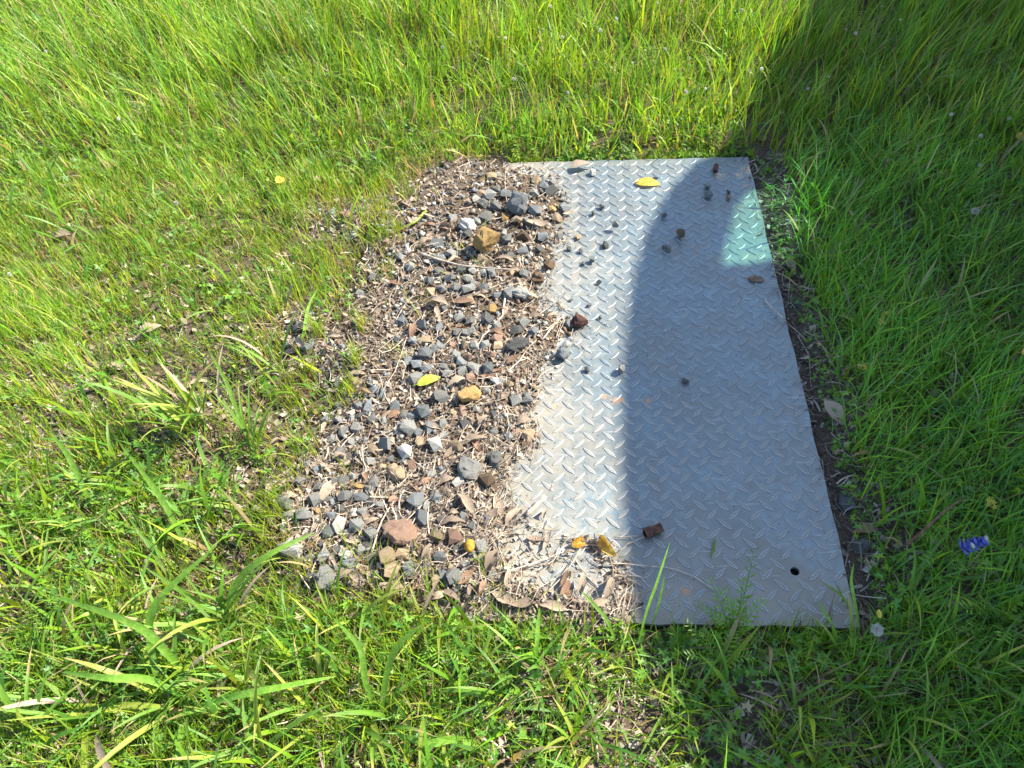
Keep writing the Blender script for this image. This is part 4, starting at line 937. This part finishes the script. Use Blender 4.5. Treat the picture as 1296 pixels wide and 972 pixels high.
feather(925, 815, [(916,745,.02),(898,735,.03),(955,695,.07),(941,735,.05),(884,765,.04),(965,760,.05),(940,770,.05),(905,780,.04),(950,790,.05),(925,760,.05)], 'feathery green weed spreading over the foot of the plate', L=.013)
feather(905, 850, [(870,790,.06),(890,800,.06),(930,800,.07),(950,830,.05),(870,830,.05)], 'feathery weed just below the foot of the plate in shade', L=.013)
feather(668, 190, [(660,160,.06),(685,165,.07),(645,175,.05),(690,180,.05),(672,150,.08),(652,190,.03),(680,195,.03),(664,172,.05)], 'bluish green lobed weed at the top of the gravel', L=.016)
feather(645, 195, [(630,180,.04),(655,180,.05),(640,170,.05),(655,200,.02)], 'bright lobed weed left of the bluish one', M_GREENY, L=.014)
feather(155, 765, [(140,740,.05),(175,745,.05),(160,770,.05),(130,760,.04),(180,770,.04),(150,735,.06),(190,755,.05)], 'light green lobed weed in the lower left grass', M_GREENY, L=.016)
feather(45, 830, [(20,800,.06),(60,805,.06),(75,830,.05),(30,850,.05),(10,830,.04),(50,790,.07)], 'lobed weed at the left edge of the lower weeds', L=.016)
feather(560, 815, [(545,800,.03),(575,800,.03),(540,830,.03),(580,830,.03),(560,790,.04),(555,845,.03)], 'small rounded weed below the gravel', L=.014)
feather(60, 650, [(40,630,.05),(80,635,.05),(50,660,.04),(75,665,.04),(30,650,.04)], 'bushy weed at the left edge beside the long blades', L=.015)
feather(1200, 700, [(1170,680,.07),(1190,670,.08),(1230,700,.08),(1210,720,.07),(1170,710,.06),(1245,720,.07)], 'narrow leaved plant at the foot of the blue flower', L=.016)
feather(1250, 790, [(1220,770,.07),(1240,760,.08),(1280,780,.08),(1270,810,.07),(1220,800,.06),(1290,760,.07)], 'fine leaved plant in the lower right shade', L=.018)

# ------------------------------------------------------------------ flowers and seed heads
def seed_head(u, v, z, r, label, group=None, yellow=False):
    top = W(u, v, z); g = Vector((top.x+random.uniform(-.01, .01), top.y-.01, -.02)); root = link('dandelion', None, None, None, g); t = top-g
    link('stem', mesh('stem', *tube([(0, 0, 0), t*.5+Vector((.004, 0, 0)), t], [.0008, .0007, .0006], 5), True), M_GREEN, root)
    V, Fc = [], []
    for k in range(90):
        a = math.acos(1-2*(k+.5)/90); b = k*2.39996; d = Vector((math.sin(a)*math.cos(b), math.sin(a)*math.sin(b), math.cos(a))); s = d.orthogonal().normalized(); q = len(V)
        rr = r*random.uniform(.75, 1.1); V += [tuple(t+d*r*.15), tuple(t+d*rr+s*r*.13), tuple(t+d*rr-s*r*.13), tuple(t+d*rr*.97+d.cross(s)*r*.13)]; Fc += [(q, q+1, q+2), (q, q+3, q+1)]
    link('fluff', mesh('fluff', V, Fc), M_WHITE, root)['kind'] = 'stuff'
    tag(root, label, 'seed head', group); return root
for k, (u, v) in enumerate([(595,53),(697,8),(712,47),(719,117),(842,62),(855,88),(688,38),(640,48),(560,60),(650,100),(780,24),(939,13),(964,87),(1071,37),(1049,97),(1023,112),(1204,145),(1277,150),(1241,172),(1240,209),(1117,8),(1140,25),(58,65),(97,71),(223,257),(92,202),(336,35),(12,347),(868,116),(893,112),(760,38),(1083,42),(150,150),(832,4)]):
    seed_head(u, v, .10 if v < 130 else .06, random.uniform(.0032, .0055), 'tiny white seed head standing in the '+('shaded grass at the upper right' if u > 930 else 'thin lawn on the left' if u < 350 else 'tall sunlit grass above the gravel'), 'tiny white seed heads in the grass')
seed_head(1234, 267, .06, .008, 'larger white seed head in the shaded grass near the right edge')
seed_head(1110, 797, .035, .0095, 'fluffy white seed head at the lower right corner of the plate')
ball('flower_bud', 1113, 777, .004, .05, M_YFLOW, 'small yellow green bud above the fluffy seed head', 'bud', (.8, 1.6, 1.2))
def lupine(u, v, z):
    top = W(u, v, z); g = Vector((top.x-.01, top.y+.02, -.02)); root = link('blue_flower', None, None, None, g); t = top-g
    link('stem', mesh('stem', *tube([(0, 0, 0), t*.5+Vector((-.006, 0, 0)), t, t+Vector((.012, .004, .012))], [.0014, .0012, .001, .0008], 6), True), M_GREEN, root)
    ax = Vector((.9, .15, .45)).normalized()
    for k in range(30):
        c = t+ax*(k/29*.034-.012); a = k*2.4; s = ax.orthogonal().normalized(); d = (Matrix.Rotation(a, 3, ax) @ s); l = .0125*(1.15-.55*k/29)*random.uniform(.8, 1.15)
        V, Fc = [], []; e = d.cross(ax)
        for i in range(5):
            f = i/4; wv = .0058*math.sin(math.pi*(.15+.8*f))
            for j in (-1, 0, 1): V.append(tuple(c+d*l*f+e*wv*j+ax*(.004*f*f+.002*abs(j))))
        for i in range(4):
            for j in (0, 1): q = i*3+j; Fc.append((q, q+1, q+4, q+3))
        link('petal', mesh('petal', V, Fc, True), M_WHITE if k % 6 == 5 else M_BLUE, root)
    tag(root, 'blue violet flower with white tips in the shaded grass on the right', 'flower')
lupine(1226, 691, .10)
def yflower(u, v, du, dv, z, label):
    top = W(u, v, z); g = W(u+du, v+dv, 0); root = link('yellow_flower', None, None, None, g); t = top-g
    link('stem', mesh('stem', *tube([(0, 0, 0), t*.5+Vector((.003, 0, 0)), t], [.0013, .0011, .0008], 6), True), M_GREENY, root)
    for k in range(10):
        c = t*(1-.03*k)+Vector((random.uniform(-.007, .007), random.uniform(-.007, .007), random.uniform(-.003, .006))); V, Fc = [], []
        for p_ in range(4):
            a = p_*1.57+k; d = Vector((math.cos(a), math.sin(a), .4)); s = Vector((-math.sin(a), math.cos(a), 0)); q = len(V)
            V += [tuple(c), tuple(c+d*.0025+s*.0013), tuple(c+d*.0042), tuple(c+d*.0025-s*.0013)]; Fc.append((q, q+1, q+2, q+3))
        link('petal_cluster', mesh('petal_cluster', V, Fc), M_YFLOW, root)
    tag(root, label, 'flower')
yflower(1121, 395, -28, 62, .09, 'stalk of tiny yellow flowers in the shaded grass right of the plate')
yflower(1092, 462, -10, 25, .05, 'low yellow flower sprig below the taller yellow stalk')
yflower(1254, 634, 0, 30, .08, 'small yellowish flower sprig above the blue flower')

# ------------------------------------------------------------------ added screen, unseen to the right, shaped to cast the shade on the plate
XS = 1.75
def proj_screen(u, v, z=.0):                   # where the sun ray that lands at this spot crosses the screen
    p = W(u, v, z); k = (XS-p.x)/sd.x; return (p.y+sd.y*k, p.z+sd.z*k)
edge = [(905,1120),(885,1040),(868,960),(845,900),(815,840),(797,780),(789,720),(785,640),(783,560),(784,480),(790,410),(800,350),(814,300),(832,262),(850,236),(880,205),(905,196),(925,170),(935,140),(948,110),(965,70),(985,30),(1010,-20),(1050,-90)]
top = [proj_screen(*e) for e in edge]
hole = [proj_screen(u, v) for u, v in [(903,336),(906,318),(914,290),(922,262),(937,243),(965,232),(990,228),(1004,236),(1008,270),(1010,300),(1006,322),(980,327),(950,334)]]  # opening shaped to let a bright patch onto the plate
def make_screen():
    root = link('added_shadow_screen', None, None, None, (XS, 0, 0))
    tag(root, 'tall rounded screen added out of view to shade the plate', 'screen')
    mw = NT('shadow_screen_wood'); co = mw.co(); nn = mw.noise(co, 12, 5); m = mw.done(mw.bsdf(mw.ramp(nn, [(.3, (.16, .11, .07)), (.7, (.32, .24, .17))]), .85, 0, mw.bump(nn, .004), .3))
    bm = bmesh.new(); y0, y1 = top[0][0], top[-1][0]
    outline = [(y0-.25, -.05), (y0-.25, top[0][1]-.2)]+top+[(y1+.5, max(.35, top[-1][1]-.25)), (y1+.5, -.05)]
    vo = [bm.verts.new((0, y, z)) for y, z in outline]; vh = [bm.verts.new((0, y, z)) for y, z in hole]
    e = [bm.edges.new((a[k], a[(k+1) % len(a)])) for a in (vo, vh) for k in range(len(a))]
    bmesh.ops.triangle_fill(bm, use_beauty=True, use_dissolve=False, edges=e)
    g = bmesh.ops.extrude_face_region(bm, geom=bm.faces[:]); bmesh.ops.translate(bm, verts=[v for v in g['geom'] if isinstance(v, bmesh.types.BMVert)], vec=(.02, 0, 0))
    bmesh.ops.recalc_face_normals(bm, faces=bm.faces); me = bpy.data.meshes.new('shadow_board'); bm.to_mesh(me); bm.free(); link('shadow_board', me, m, root)
    V = [(.008, y, z) for y, z in hole]+[(.012, y, z) for y, z in hole]; k = len(hole)
    gl = NT('light_patch_tint'); tr = gl.n('ShaderNodeBsdfTransparent'); tr.inputs[0].default_value = (.62, .92, .80, 1)  # pane added to tint the sun patch, part of the unseen screen
    gs = gl.n('ShaderNodeBsdfGlossy'); gs.inputs['Roughness'].default_value = .03; mx = gl.n('ShaderNodeMixShader'); mx.inputs[0].default_value = .06
    gl.l(tr.outputs[0], mx.inputs[1]); gl.l(gs.outputs[0], mx.inputs[2])
    link('light_patch_pane', mesh('light_patch_pane', V, [list(range(k)), list(range(k, 2*k))[::-1]]+[(i, (i+1) % k, k+(i+1) % k, k+i) for i in range(k)]), gl.done(mx.outputs[0]), root)
    for y in (y0+.1, (y0+y1)/2, y1-.1):
        b = bmesh.new(); bmesh.ops.create_cube(b, size=1); bmesh.ops.scale(b, vec=(.07, .07, 1.0), verts=b.verts[:]); bmesh.ops.bevel(b, geom=b.edges[:], offset=.005, segments=1, affect='EDGES')
        me = bpy.data.meshes.new('shadow_post'); b.to_mesh(me); b.free(); link('shadow_post', me, m, root, (.058, y, .42))
make_screen()

# ------------------------------------------------------------------ alike neighbours share a group
_by = {}
for o in bpy.data.objects:
    if o.parent is None and 'label' in o and 'group' not in o: _by.setdefault(o['label'], []).append(o)
for lab, os_ in _by.items():
    if len(os_) > 1:
        for o in os_: o['group'] = lab
